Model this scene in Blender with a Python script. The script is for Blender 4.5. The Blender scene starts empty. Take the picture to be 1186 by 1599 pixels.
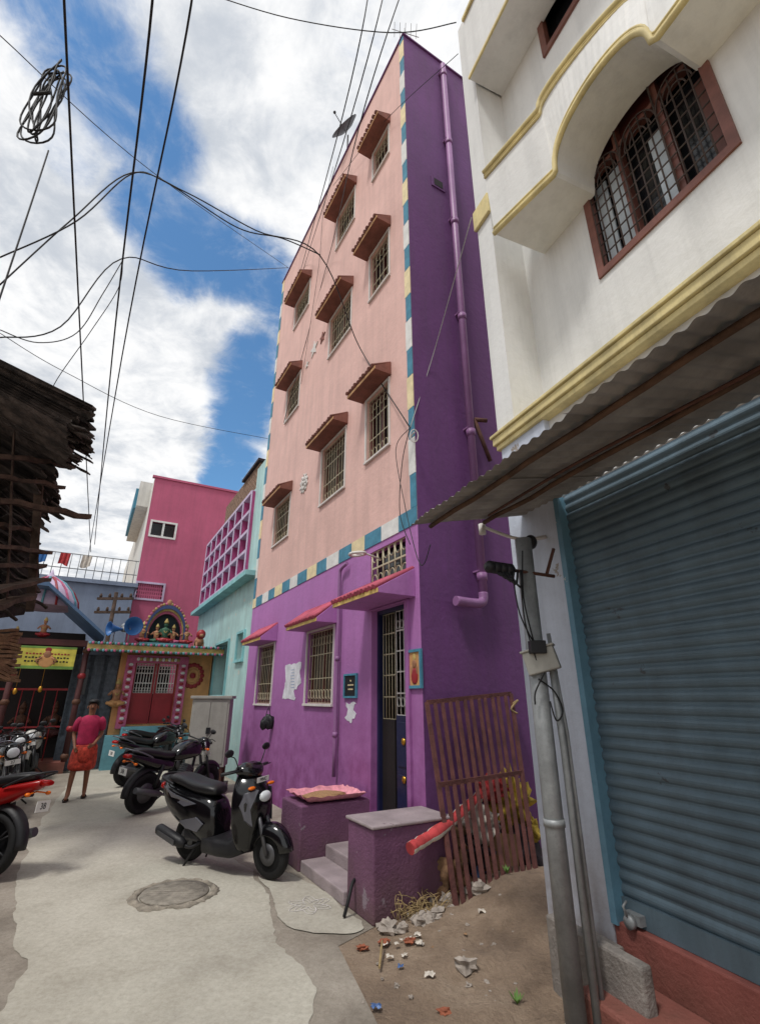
import bpy,bmesh,math,random
from mathutils import Vector,Matrix,noise
R=math.radians; V=Vector
random.seed(7)
SC=bpy.context.scene; COL=SC.collection
H=1.7; F=757.; TH=R(20.98); CT,ST=math.cos(TH),math.sin(TH); CAM=V((0,0,H))
def ray(px,py):
    a=(px-593)/F; b=(799.5-py)/F; return V((a,CT-b*ST,ST+b*CT))
def gp(px,py,z=0):
    d=ray(px,py); return CAM+d*((z-H)/d.z)
def at(px,py,Y):
    d=ray(px,py); return CAM+d*(Y/d.y)
class Frame:
    def __init__(s,x,y,ang):
        s.o=V((x,y,0)); s.a=ang; s.X=V((math.cos(ang),math.sin(ang),0)); s.Y=V((-math.sin(ang),math.cos(ang),0))
    def hit(s,px,py,out=0):
        d=ray(px,py); t=(s.o+s.Y*out-CAM).dot(s.Y)/d.dot(s.Y); p=CAM+d*t; return ((p-s.o).dot(s.X),p.z)
    def side(s,px,py,x=0):
        d=ray(px,py); t=(s.o+s.X*x-CAM).dot(s.X)/d.dot(s.X); p=CAM+d*t; return ((p-s.o).dot(s.Y),p.z)
    def w(s,x,y,z=0): return s.o+s.X*x+s.Y*y+V((0,0,z))
    def M(s): return Matrix.Translation(s.o)@Matrix.Rotation(s.a,4,'Z')
# ---------------------------------------------------------------- materials
def S(r,g,b): return tuple(((c/255)/12.92 if c<10 else ((c/255+.055)/1.055)**2.4) for c in (r,g,b))
def nodes(m):
    m.use_nodes=True; nt=m.node_tree; nt.nodes.clear(); return nt
def mat(name,col,rough=.7,metal=0,var=.15,sc=2.,bump=.1,bsc=40,streak=0,dirt=0,dcol=S(90,75,60),dz=1.2,chip=0,chipcol=S(200,195,185),spec=.4):
    m=bpy.data.materials.new(name); nt=nodes(m); N=nt.nodes; L=nt.links
    out=N.new('ShaderNodeOutputMaterial'); b=N.new('ShaderNodeBsdfPrincipled'); L.new(b.outputs[0],out.inputs[0])
    b.inputs['Roughness'].default_value=rough; b.inputs['Metallic'].default_value=metal; b.inputs['Specular IOR Level'].default_value=spec
    tc=N.new('ShaderNodeTexCoord')
    def nz(scale,detail=5,mp=None,r=.6):
        n=N.new('ShaderNodeTexNoise'); n.inputs['Scale'].default_value=scale; n.inputs['Detail'].default_value=detail; n.inputs['Roughness'].default_value=r
        if mp:
            q=N.new('ShaderNodeMapping'); q.inputs['Scale'].default_value=mp; L.new(tc.outputs['Object'],q.inputs[0]); L.new(q.outputs[0],n.inputs[0])
        else: L.new(tc.outputs['Object'],n.inputs[0])
        return n.outputs['Fac']
    def mr(v,a,bb,c=0,d=1):
        q=N.new('ShaderNodeMapRange'); L.new(v,q.inputs[0])
        for i,x in enumerate((a,bb,c,d)): q.inputs[i+1].default_value=x
        return q.outputs[0]
    def mix(f,c1,c2,mode='MIX'):
        q=N.new('ShaderNodeMix'); q.data_type='RGBA'; q.blend_type=mode
        if isinstance(f,(int,float)): q.inputs[0].default_value=f
        else: L.new(f,q.inputs[0])
        for i,c in ((6,c1),(7,c2)):
            if isinstance(c,tuple): q.inputs[i].default_value=(*c[:3],1)
            else: L.new(c,q.inputs[i])
        return q.outputs[2]
    lo=tuple(c*(1-var) for c in col); hi=tuple(min(1,c*(1+var*.8)) for c in col)
    c=mix(mr(nz(sc,6),.35,.65),lo,hi)
    if bump: c=mix(mr(nz(sc*7+3,8,None,.75),.5,.7,0,min(.5,var*2.2)),c,tuple(x*.6 for x in col))
    if streak:
        c=mix(mr(nz(1,6,(5,5,.3),.7),.45,.75,0,streak),c,tuple(x*.4+.03 for x in col))
    if dirt:
        g=N.new('ShaderNodeNewGeometry'); sx=N.new('ShaderNodeSeparateXYZ'); L.new(g.outputs['Position'],sx.inputs[0])
        f=mr(sx.outputs[2],0,dz,1,0); mu=N.new('ShaderNodeMath'); mu.operation='MULTIPLY'; L.new(f,mu.inputs[0]); L.new(mr(nz(4,6),.3,.65,.4,1.3),mu.inputs[1])
        mu2=N.new('ShaderNodeMath'); mu2.operation='MULTIPLY'; mu2.use_clamp=True; L.new(mu.outputs[0],mu2.inputs[0]); mu2.inputs[1].default_value=dirt
        c=mix(mu2.outputs[0],c,dcol)
    if chip:
        c=mix(mr(nz(3.3,8,None,.7),.66-chip*.1,.67-chip*.1),c,chipcol)
    L.new(c,b.inputs['Base Color'])
    if bump:
        bp=N.new('ShaderNodeBump'); bp.inputs['Strength'].default_value=bump; bp.inputs['Distance'].default_value=.02
        L.new(nz(bsc,4),bp.inputs['Height']); L.new(bp.outputs[0],b.inputs['Normal'])
    return m
MT={}
def mk(k,*a,**kw): MT[k]=mat(k,*a,**kw); return MT[k]
mk('pink_plaster',S(224,184,174),var=.09,sc=1.4,streak=.32,bump=.3,bsc=14)
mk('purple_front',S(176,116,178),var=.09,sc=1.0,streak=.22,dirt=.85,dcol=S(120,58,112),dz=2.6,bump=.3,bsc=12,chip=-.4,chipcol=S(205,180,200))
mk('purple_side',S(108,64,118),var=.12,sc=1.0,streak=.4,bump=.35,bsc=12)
mk('purple_dark',S(114,74,104),var=.2,sc=3,dirt=.6,dz=.5,chip=.25,chipcol=S(135,120,130),bump=.5)
mk('step_grey',S(156,143,145),var=.22,sc=3,bump=.4,chip=.2,chipcol=S(115,98,104))
mk('purple_pipe',S(148,104,150),rough=.45,var=.14,streak=.3)
mk('block_blue',S(74,135,160),var=.2,bump=.1,sc=6); mk('block_white',S(222,222,218),var=.12,sc=6); mk('block_cream',S(232,215,172),var=.14,sc=6)
mk('shade_brown',S(134,86,74),var=.22,sc=6,bump=.2,streak=.4); mk('shade_edge',S(204,160,114),var=.22,sc=6,streak=.3); mk('tile_red',S(124,74,62),var=.35,sc=8,bump=.2); mk('tile_pink',S(184,84,104),var=.28,sc=6); mk('cream_trim',S(218,186,112),var=.18,streak=.3)
mk('white_frame',S(215,210,205),var=.08,streak=.3); mk('maroon_wood',S(95,48,44),var=.2,sc=6,rough=.5)
mk('grille_cream',S(185,175,148),rough=.5,var=.15); mk('grille_dark',S(78,66,62),rough=.5,metal=.1); mk('pane_dark',S(30,32,36),rough=.15,var=.3,bump=0); mk('pane_sky_reflection',S(205,216,222),rough=.06,var=.15,bump=0,spec=.8)  # pale bluish arched-window pane has the bright sky reflection put into its colour
mk('curtain',S(95,85,75),rough=.9,var=.4,sc=5)
mk('navy_door',S(30,34,66),rough=.35,var=.15); mk('brass',S(200,150,60),rough=.3,metal=.8)
mk('cyan_wall',S(176,210,208),var=.14,sc=1,streak=.6,dirt=.5,dz=2.2,dcol=S(120,135,135),chip=.4,chipcol=S(195,195,185),bump=.2)
mk('cyan_trim',S(140,196,200),var=.15,streak=.5); mk('lattice_pink',S(178,76,128),var=.2); mk('lattice_white',S(200,184,210),var=.14,streak=.5)
mk('magenta_wall',S(186,92,122),var=.12,sc=.6,streak=.35); mk('weathered_white',S(215,213,206),var=.12,sc=.6,streak=.65)
mk('bluegrey_wall',S(130,143,165),var=.14,sc=.8,streak=.45)
mk('temple_orange',S(206,154,100),var=.2,sc=3,streak=.3); mk('temple_pink',S(188,98,130),var=.25,sc=6); mk('temple_cyan',S(100,155,168),var=.2,streak=.3); mk('temple_red',S(150,42,48),rough=.45,var=.18)
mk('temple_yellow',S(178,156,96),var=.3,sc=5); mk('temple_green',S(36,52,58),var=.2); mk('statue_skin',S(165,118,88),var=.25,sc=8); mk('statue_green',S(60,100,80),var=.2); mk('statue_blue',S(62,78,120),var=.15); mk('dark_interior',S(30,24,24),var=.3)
mk('maroon_wall',S(84,48,48),var=.3,sc=3); mk('statue_dark',S(90,60,45),var=.3,sc=8)
mk('white_wall',S(224,224,221),var=.06,sc=.7,streak=.28,dirt=.8,dz=1.3,dcol=S(150,135,120),bump=.3,bsc=10)
mk('pier_wall',S(196,203,216),var=.12,sc=1.5,streak=.4,dirt=1.0,dz=1.0,dcol=S(130,115,105),bump=.35,bsc=10,chip=.12,chipcol=S(150,140,130))
mk('yellow_trim',S(220,203,146),var=.14,sc=4,streak=.6); mk('brown_window',S(120,76,66),var=.2,sc=6,rough=.5)
mk('shutter_blue',S(98,117,128),rough=.5,metal=.2,var=.18,sc=3,streak=.55,chip=.05,chipcol=S(75,80,84),bump=.1)
mk('guide_blue',S(98,138,158),rough=.5,var=.18,chip=.3); mk('red_oxide',S(140,80,72),var=.25,sc=3,dirt=.6,dz=.5,bump=.4)
mk('steel_sheet',S(156,151,145),rough=.65,metal=.1,var=.3,sc=3,streak=.65,bump=.15); mk('rusty',S(92,62,52),rough=.85,var=.35,sc=9,bump=.4,bsc=50); mk('rust_maroon',S(96,58,54),rough=.8,var=.35,sc=9,bump=.4,bsc=50); mk('wood_old',S(96,72,56),rough=.9,var=.4,sc=7,bump=.5); mk('wood_dark',S(78,62,52),rough=.95,var=.5,sc=7,bump=.6)
mk('thatch_dark',S(74,66,62),rough=1,var=.7,sc=5,bump=.9,bsc=22); mk('shack_inner',S(40,34,32),rough=1,var=.5,sc=5,bump=.8); mk('thatch_tan',S(135,108,82),rough=1,var=.35,sc=10,bump=.8)
mk('galv',S(150,153,154),rough=.5,metal=.3,var=.25,sc=5,streak=.5,chip=.2,chipcol=S(110,95,85)); mk('cabinet_grey',S(162,160,152),rough=.6,var=.14,sc=2,streak=.5,bump=.05)
mk('concrete_block',S(128,122,116),var=.3,sc=5,bump=.6); mk('black_rubber',S(25,25,26),rough=.8,var=.2); mk('black_gloss',S(13,13,16),rough=.14,var=.1,bump=0,spec=.6)
mk('black_plastic',S(30,30,33),rough=.5,var=.15); mk('seat_vinyl',S(28,27,29),rough=.4,var=.15,bump=.1,bsc=120); mk('alloy',S(150,150,152),rough=.35,metal=.8); mk('chrome',S(205,205,208),rough=.15,metal=1,bump=0)
mk('engine_grey',S(95,95,98),rough=.5,metal=.6,var=.2); mk('grey_paint',S(104,104,112),rough=.25,metal=.4,var=.08,bump=0); mk('red_lens',S(170,20,15),rough=.15,bump=0); mk('clear_lens',S(220,225,228),rough=.08,bump=0); mk('orange_lens',S(225,110,20),rough=.2,bump=0)
mk('red_gloss',S(150,24,24),rough=.22,bump=0,var=.05); mk('plate_white',S(225,225,220),rough=.5,var=.04); mk('ink',S(20,20,25),rough=.6); mk('cream_gloss',S(180,178,172),rough=.25,var=.04,bump=0)
mk('skin',S(134,90,66),rough=.5,var=.08,bump=0); mk('shirt',S(168,38,78),rough=.85,var=.18,sc=12,bump=.2,bsc=20); mk('lungi',S(175,60,45),rough=.9,var=.5,sc=16,bump=.3,bsc=20); mk('hair',S(18,15,14),rough=.6); mk('sandal',S(40,28,22))
mk('wire_black',S(22,22,24),rough=.6,bump=0); mk('wire_white',S(175,175,170),rough=.6,bump=0); mk('horn_blue',S(60,112,172),rough=.4,var=.1)
mk('sack_brown',S(130,100,74),rough=.95,var=.35,sc=6,bump=.6); mk('cloth_yellow',S(196,168,70),rough=.9,var=.6,sc=10,chip=.7,chipcol=S(40,35,32)); mk('cloth_red',S(182,66,68),rough=.9,var=.35,sc=9); mk('cloth_white',S(208,200,188),rough=.9,var=.25,sc=9); mk('packet_blue',S(80,110,160),rough=.4,var=.3,sc=10,chip=.6); mk('sheet_pink',S(222,150,162),rough=.7,var=.3,sc=12); mk('grain',S(190,150,108),rough=1,var=.25,sc=60,bump=1,bsc=150)
mk('cloth_dark',S(60,52,56),rough=.95,var=.4,sc=8,bump=.4); mk('cardboard',S(158,126,94),rough=.9,var=.25,sc=5)
mk('stone',S(164,154,144),rough=.9,var=.3,sc=8,bump=.6,bsc=30); mk('brick',S(155,92,68),rough=.9,var=.25,sc=9,bump=.5); mk('straw',S(160,138,98),rough=.9,var=.3,sc=12)
mk('leaf',S(90,125,55),rough=.7,var=.3); mk('iron_cover',S(150,143,132),rough=.8,metal=.05,var=.3,sc=12,bump=.5,bsc=60); mk('ring_concrete',S(146,138,125),rough=.9,var=.4,sc=10,bump=.8); mk('chalk',S(215,210,205),rough=1,var=.1)
mk('posterpaper',S(215,215,222),rough=.9,var=.2,sc=6); mk('poster_blue',S(110,145,185),rough=.9,var=.5,sc=30); mk('slate_tile',S(80,90,100),rough=.4,var=.4,sc=9,bump=.4); mk('sign_yellow',S(210,200,85),rough=.5,var=.35,sc=3); mk('sign_green',S(115,155,75),rough=.5,var=.3,sc=3); mk('roof_blue',S(80,110,145),rough=.5,var=.2,streak=.5)
mk('brick_raw',S(142,116,98),rough=.95,var=.4,sc=9,bump=.7); mk('dish',S(75,80,85),rough=.5,metal=.3)
def ground_mat(name,c1,c2,c3,sc=.6,bump=.5,stain=.8):
    m=bpy.data.materials.new(name); nt=nodes(m); N=nt.nodes; L=nt.links
    out=N.new('ShaderNodeOutputMaterial'); b=N.new('ShaderNodeBsdfPrincipled'); L.new(b.outputs[0],out.inputs[0]); b.inputs['Roughness'].default_value=.9
    g=N.new('ShaderNodeNewGeometry')
    def nz(s,d=8,r=.6,dist=0):
        n=N.new('ShaderNodeTexNoise'); n.inputs['Scale'].default_value=s; n.inputs['Detail'].default_value=d; n.inputs['Roughness'].default_value=r; n.inputs['Distortion'].default_value=dist; L.new(g.outputs['Position'],n.inputs[0]); return n.outputs['Fac']
    def ramp(f,a,ca,bb,cb,mid=None):
        rp=N.new('ShaderNodeValToRGB'); L.new(f,rp.inputs[0]); e=rp.color_ramp.elements; e[0].position=a; e[0].color=(*ca,1); e[1].position=bb; e[1].color=(*cb,1)
        if mid: k=e.new((a+bb)/2); k.color=(*mid,1)
        return rp.outputs[0]
    def mul(c1_,c2_,f):
        mx=N.new('ShaderNodeMix'); mx.data_type='RGBA'; mx.blend_type='MULTIPLY'; mx.inputs[0].default_value=f; L.new(c1_,mx.inputs[6]); L.new(c2_,mx.inputs[7]); return mx.outputs[2]
    c=ramp(nz(sc),.36,c1,.64,c3,c2)
    c=mul(c,ramp(nz(26,10,.8),.30,(.74,.72,.70),.60,(1.03,1.03,1.03)),1)
    c=mul(c,ramp(nz(1.7,12,.72,.4),.28,(.66,.63,.60),.50,(1,1,1)),stain)
    c=mul(c,ramp(nz(.55,10,.7,1.2),.34,(.78,.76,.74),.56,(1,1,1)),stain)
    c=mul(c,ramp(nz(90,4,.8),.30,(.66,.64,.62),.42,(1,1,1)),.6)
    L.new(c,b.inputs['Base Color'])
    bp=N.new('ShaderNodeBump'); bp.inputs['Strength'].default_value=bump; bp.inputs['Distance'].default_value=.03; L.new(nz(30,6,.7),bp.inputs['Height']); L.new(bp.outputs[0],b.inputs['Normal'])
    MT[name]=m
ground_mat('earth',S(140,121,103),S(160,139,118),S(176,156,135),1.5,1.2)
ground_mat('concrete',S(172,168,156),S(184,180,167),S(194,190,177),.5,.3,.55)
ground_mat('damp',S(138,130,119),S(158,150,138),S(170,162,150),1.2,.5)
# ---------------------------------------------------------------- mesh builder
def sm3(pts,n=8):
    P=[V(p) for p in pts]; o=[]
    if len(P)<3: return P
    for i in range(len(P)-1):
        a=P[max(i-1,0)];b=P[i];c=P[i+1];d=P[min(i+2,len(P)-1)]
        for k in range(n):
            t=k/n; o.append(.5*((2*b)+(c-a)*t+(2*a-5*b+4*c-d)*t*t+(-a+3*b-3*c+d)*t**3))
    o.append(P[-1]); return o
class MB:
    def __init__(s): s.v=[];s.f=[];s.mi=[];s.sm=[]
    def add(s,vs,fs,mi=0,sm=False):
        o=len(s.v); s.v+=[tuple(v) for v in vs]
        for f in fs: s.f.append([i+o for i in f]); s.mi.append(mi); s.sm.append(sm)
        return s
    def box(s,x0,x1,y0,y1,z0,z1,mi=0):
        vs=[(x,y,z) for x in (x0,x1) for y in (y0,y1) for z in (z0,z1)]
        return s.add(vs,[(0,1,3,2),(4,6,7,5),(0,4,5,1),(2,3,7,6),(0,2,6,4),(1,5,7,3)],mi)
    def prism(s,pts,axis,a,b,mi=0,sm=False):
        n=len(pts)
        def mkp(p,t): return {'x':(t,p[0],p[1]),'y':(p[0],t,p[1]),'z':(p[0],p[1],t)}[axis]
        vs=[mkp(p,a) for p in pts]+[mkp(p,b) for p in pts]
        s.add(vs,[list(range(n)),list(range(2*n-1,n-1,-1))],mi)
        o=len(s.v)-2*n
        for i in range(n):
            j=(i+1)%n; s.f.append([o+i,o+j,o+n+j,o+n+i]); s.mi.append(mi); s.sm.append(sm)
        return s
    def rings(s,rs,mi=0,sm=True,cap=True,closed=False):
        n=len(rs[0]); o=len(s.v)
        for r in rs: s.v+=[tuple(p) for p in r]
        m=len(rs)
        for k in range(m if closed else m-1):
            a=o+k*n; b=o+((k+1)%m)*n
            for i in range(n):
                j=(i+1)%n; s.f.append([a+i,a+j,b+j,b+i]); s.mi.append(mi); s.sm.append(sm)
        if cap and not closed:
            s.f.append([o+i for i in range(n)][::-1]); s.f.append([o+(m-1)*n+i for i in range(n)]); s.mi+=[mi,mi]; s.sm+=[False,False]
        return s
    def tube(s,pts,r,n=8,mi=0,closed=False,flat=1):
        P=[V(p) for p in pts]; m=len(P); rr=r if isinstance(r,(list,tuple)) else [r]*m
        up=None; rs=[]
        for i in range(m):
            if closed: t=(P[(i+1)%m]-P[i-1])
            else: t=(P[min(i+1,m-1)]-P[max(i-1,0)])
            t=t.normalized() if t.length>1e-9 else V((0,0,1))
            if up is None:
                up=V((0,0,1)) if abs(t.z)<.9 else V((1,0,0))
            a=t.cross(up)
            if a.length<1e-6: a=t.cross(V((0,1,0)))
            a.normalize(); b=a.cross(t).normalized(); up=b
            rs.append([P[i]+a*math.cos(2*math.pi*k/n)*rr[i]+b*math.sin(2*math.pi*k/n)*rr[i]*flat for k in range(n)])
        return s.rings(rs,mi,True,True,closed)
    def lathe(s,prof,c,ax=(0,0,1),n=20,mi=0,sm=True):
        ax=V(ax).normalized(); u=ax.orthogonal().normalized(); w=ax.cross(u); c=V(c)
        return s.rings([[c+ax*z+(u*math.cos(2*math.pi*k/n)+w*math.sin(2*math.pi*k/n))*max(r,1e-4) for k in range(n)] for r,z in prof],mi,sm)
    def ball(s,c,rx,ry=None,rz=None,mi=0,n=12,nz=0,seed=0,fr=2.):
        ry=ry or rx; rz=rz or rx; rs=[]
        for i in range(1,n):
            th=math.pi*i/n; r=[]
            for k in range(n+4):
                ph=2*math.pi*k/(n+4); d=V((math.sin(th)*math.cos(ph),math.sin(th)*math.sin(ph),math.cos(th)))
                q=1+(nz*(noise.noise(d*fr+V((seed,seed*.7,0)))+.45*noise.noise(d*fr*2.7+V((0,seed,3)))) if nz else 0)
                r.append((c[0]+d.x*rx*q,c[1]+d.y*ry*q,c[2]+d.z*rz*q))
            rs.append(r)
        return s.rings(rs,mi)
    def loft(s,secs,mi=0,n=16,p=2.6):
        rs=[]
        for q in secs:
            x,z,hw,hh=q[:4]; y0=q[4] if len(q)>4 else 0; r=[]
            for k in range(n):
                a=2*math.pi*k/n; c,d=math.cos(a),math.sin(a)
                r.append((x,y0+hw*math.copysign(abs(c)**(2/p),c),z+hh*math.copysign(abs(d)**(2/p),d)))
            rs.append(r)
        return s.rings(rs,mi)
    def xf(s,M,start=0):
        for i in range(start,len(s.v)): s.v[i]=tuple(M@V(s.v[i]))
        return s
    def build(s,name,mats,parent=None,bevel=0,sub=0,base=False):
        if not isinstance(mats,(list,tuple)): mats=[mats]
        me=bpy.data.meshes.new(name); vs=s.v; off=V((0,0,0))
        if parent is None and base:
            xs=[v[0] for v in vs]; ys=[v[1] for v in vs]; off=V(((min(xs)+max(xs))/2,(min(ys)+max(ys))/2,min(v[2] for v in vs)))
            vs=[tuple(V(v)-off) for v in vs]
        me.from_pydata(vs,[],s.f)
        for m in mats: me.materials.append(MT[m] if isinstance(m,str) else m)
        me.polygons.foreach_set('material_index',s.mi); me.polygons.foreach_set('use_smooth',s.sm)
        bm=bmesh.new(); bm.from_mesh(me); bmesh.ops.recalc_face_normals(bm,faces=bm.faces); bm.to_mesh(me); bm.free(); me.update()
        o=bpy.data.objects.new(name,me); COL.objects.link(o); o.location=off
        if parent: o.parent=parent
        if bevel:
            b=o.modifiers.new('b','BEVEL'); b.width=bevel; b.segments=2; b.limit_method='ANGLE'; b.angle_limit=R(40)
        if sub:
            b=o.modifiers.new('s','SUBSURF'); b.levels=sub; b.render_levels=sub
        return o
def tag(o,label,cat,group=None):
    o['label']=label; o['category']=cat
    if group: o['group']=group
    return o
def thing(name,label,cat,loc=(0,0,0),rz=0,group=None,rx=0,sc=1):
    o=bpy.data.objects.new(name,None); COL.objects.link(o); o.location=loc; o.rotation_euler=(rx,0,rz); o.scale=(sc,)*3; o.empty_display_size=.1
    return tag(o,label,cat,group)
def fthing(name,label,cat,fr,group=None): return thing(name,label,cat,fr.o,fr.a,group)
def struct(o): o['kind']='structure'; return o
def text(body,size,m,parent,pos,right=(-1,0,0),up=(0,0,1),name='lettering',ext=.002):
    cu=bpy.data.curves.new('t','FONT'); cu.body=body; cu.size=size; cu.align_x='CENTER'; cu.align_y='CENTER'; cu.extrude=ext
    t=bpy.data.objects.new('t',cu); COL.objects.link(t); bpy.context.view_layer.update()
    me=bpy.data.meshes.new_from_object(t.evaluated_get(bpy.context.evaluated_depsgraph_get())); bpy.data.objects.remove(t)
    me.materials.clear(); me.materials.append(MT[m]); o=bpy.data.objects.new(name,me); COL.objects.link(o); o.parent=parent
    r=V(right).normalized(); u=V(up).normalized(); n=r.cross(u)
    o.matrix_local=Matrix.Translation(V(pos))@Matrix((r,u,n)).transposed().to_4x4(); return o
def wall_cells(m,x0,x1,z0,z1,holes,y=0,depth=.15,zsplit=None,mi=(0,0)):
    xs=sorted({x0,x1}|{h[0] for h in holes}|{h[1] for h in holes}); zs={z0,z1}|{h[2] for h in holes}|{h[3] for h in holes}
    if zsplit: zs.add(zsplit)
    zs=sorted(z for z in zs if z0<=z<=z1); xs=[x for x in xs if x0<=x<=x1]
    for i in range(len(xs)-1):
        for j in range(len(zs)-1):
            cx=(xs[i]+xs[i+1])/2; cz=(zs[j]+zs[j+1])/2
            if any(h[0]<cx<h[1] and h[2]<cz<h[3] for h in holes): continue
            k=mi[0] if (zsplit and cz<zsplit) else mi[1]
            m.add([(xs[i],y,zs[j]),(xs[i+1],y,zs[j]),(xs[i+1],y,zs[j+1]),(xs[i],y,zs[j+1])],[(0,1,2,3)],k)
    for a,b,c,d in holes:
        k=mi[0] if (zsplit and d<zsplit+.3) else mi[1]
        m.add([(a,y,c),(b,y,c),(b,y,d),(a,y,d),(a,y-depth,c),(b,y-depth,c),(b,y-depth,d),(a,y-depth,d)],[(0,1,5,4),(1,2,6,5),(2,3,7,6),(3,0,4,7)],k)
# ================================================================= camera / world / sun
cam=bpy.data.cameras.new('camera'); co=bpy.data.objects.new('camera',cam); COL.objects.link(co); SC.camera=co
co.location=CAM; co.rotation_euler=(R(90)+TH,0,0); cam.sensor_fit='VERTICAL'; cam.sensor_height=36; cam.sensor_width=36; cam.lens=F/1599*36; cam.clip_end=2000; cam.clip_start=.05
SUN_EL,SUN_AZ=R(62),R(215)
sd=V((math.sin(SUN_AZ)*math.cos(SUN_EL),math.cos(SUN_AZ)*math.cos(SUN_EL),math.sin(SUN_EL)))
sl=bpy.data.lights.new('sun','SUN'); sl.energy=2.2; sl.angle=R(9); sl.color=(1,.965,.92); so=bpy.data.objects.new('sun',sl); COL.objects.link(so); so.rotation_euler=sd.to_track_quat('Z','Y').to_euler(); so.location=(0,0,30)
W=bpy.data.worlds.new('World'); SC.world=W; W.use_nodes=True; nt=W.node_tree; nt.nodes.clear(); N=nt.nodes; L=nt.links
wo=N.new('ShaderNodeOutputWorld'); bg=N.new('ShaderNodeBackground'); L.new(bg.outputs[0],wo.inputs[0]); bg.inputs[1].default_value=.142
sky=N.new('ShaderNodeTexSky'); sky.sky_type='NISHITA'; sky.sun_disc=False; sky.sun_elevation=SUN_EL; sky.sun_rotation=SUN_AZ; sky.air_density=1.2; sky.dust_density=.4; sky.ozone_density=2.5
tc=N.new('ShaderNodeTexCoord'); sx=N.new('ShaderNodeSeparateXYZ'); L.new(tc.outputs['Generated'],sx.inputs[0])
def mth(op,a,b=None,clamp=False):
    q=N.new('ShaderNodeMath'); q.operation=op; q.use_clamp=clamp
    for i,x in enumerate((a,b)):
        if x is None: continue
        if isinstance(x,(int,float)): q.inputs[i].default_value=x
        else: L.new(x,q.inputs[i])
    return q.outputs[0]
zc=mth('MAXIMUM',mth('ADD',sx.outputs[2],.12),.06)
cb=N.new('ShaderNodeCombineXYZ'); L.new(mth('DIVIDE',sx.outputs[0],zc),cb.inputs[0]); L.new(mth('DIVIDE',sx.outputs[1],zc),cb.inputs[1])
def wn(scale,detail,off,r=.55,dist=0):
    mp=N.new('ShaderNodeMapping'); mp.inputs['Location'].default_value=off; L.new(cb.outputs[0],mp.inputs[0])
    n=N.new('ShaderNodeTexNoise'); n.inputs['Scale'].default_value=scale; n.inputs['Detail'].default_value=detail; n.inputs['Roughness'].default_value=r; n.inputs['Distortion'].default_value=dist; L.new(mp.outputs[0],n.inputs[0]); return n.outputs['Fac']
def mr(v,a,b,c,d,smooth=True):
    q=N.new('ShaderNodeMapRange'); q.interpolation_type='SMOOTHSTEP' if smooth else 'LINEAR'; L.new(v,q.inputs[0])
    for i,x in enumerate((a,b,c,d)): q.inputs[i+1].default_value=x
    return q.outputs[0]
hole=None
for px,py,rad,w in ((128,30,5,.30),(150,95,5,.33),(195,160,4.5,.33),(240,225,4,.30),(240,320,4,.30),(290,385,4.5,.36),(345,405,4.2,.36),(400,415,4,.34),(430,460,3,.32),(400,550,3.4,.32),(392,600,4,.36),(385,650,3.6,.36),(362,710,3.2,.34),(350,750,2.5,.3),(120,235,2.6,.2),(435,510,3,.28),(560,60,3,.12)):
    d=ray(px,py).normalized(); dp=N.new('ShaderNodeVectorMath'); dp.operation='DOT_PRODUCT'; L.new(tc.outputs['Generated'],dp.inputs[0]); dp.inputs[1].default_value=d
    g=mr(dp.outputs['Value'],math.cos(R(rad*1.5)),math.cos(R(rad*.15)),0,w)
    hole=g if hole is None else mth('MAXIMUM',hole,g)
n1=mth('ADD',mth('MULTIPLY',wn(2.6,14,(3.1,7.7,0),.62,.3),.55),mth('MULTIPLY',wn(7.5,12,(1.3,4.4,0),.68,.5),.45))
dens=mth('SUBTRACT',mth('ADD',n1,.155),hole)
cl=mr(dens,.30,.60,0,1)
sh=mr(mth('ADD',mth('MULTIPLY',wn(2.4,12,(11,2,0),.6,.2),.6),mth('MULTIPLY',wn(8,10,(5,2,0),.65,.4),.4)),.38,.60,0,1)
cm=N.new('ShaderNodeMix'); cm.data_type='RGBA'; L.new(sh,cm.inputs[0]); cm.inputs[6].default_value=(4.2,4.5,4.95,1); cm.inputs[7].default_value=(7.3,7.3,7.3,1)
tn=N.new('ShaderNodeMix'); tn.data_type='RGBA'; tn.blend_type='MULTIPLY'; tn.inputs[0].default_value=1; L.new(sky.outputs[0],tn.inputs[6]); tn.inputs[7].default_value=(.68,.97,1.1,1)
fm=N.new('ShaderNodeMix'); fm.data_type='RGBA'; L.new(cl,fm.inputs[0]); L.new(tn.outputs[2],fm.inputs[6]); L.new(cm.outputs[2],fm.inputs[7]); L.new(fm.outputs[2],bg.inputs[0])
SC.view_settings.view_transform='Standard'; SC.view_settings.look='None'; SC.view_settings.exposure=0
# ================================================================= frames
HF=Frame(.457,5.54,R(119.8)); WF=Frame(1.43,3.59,R(112.3)); TF=Frame(-5.0,15.1,R(209.8))
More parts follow.
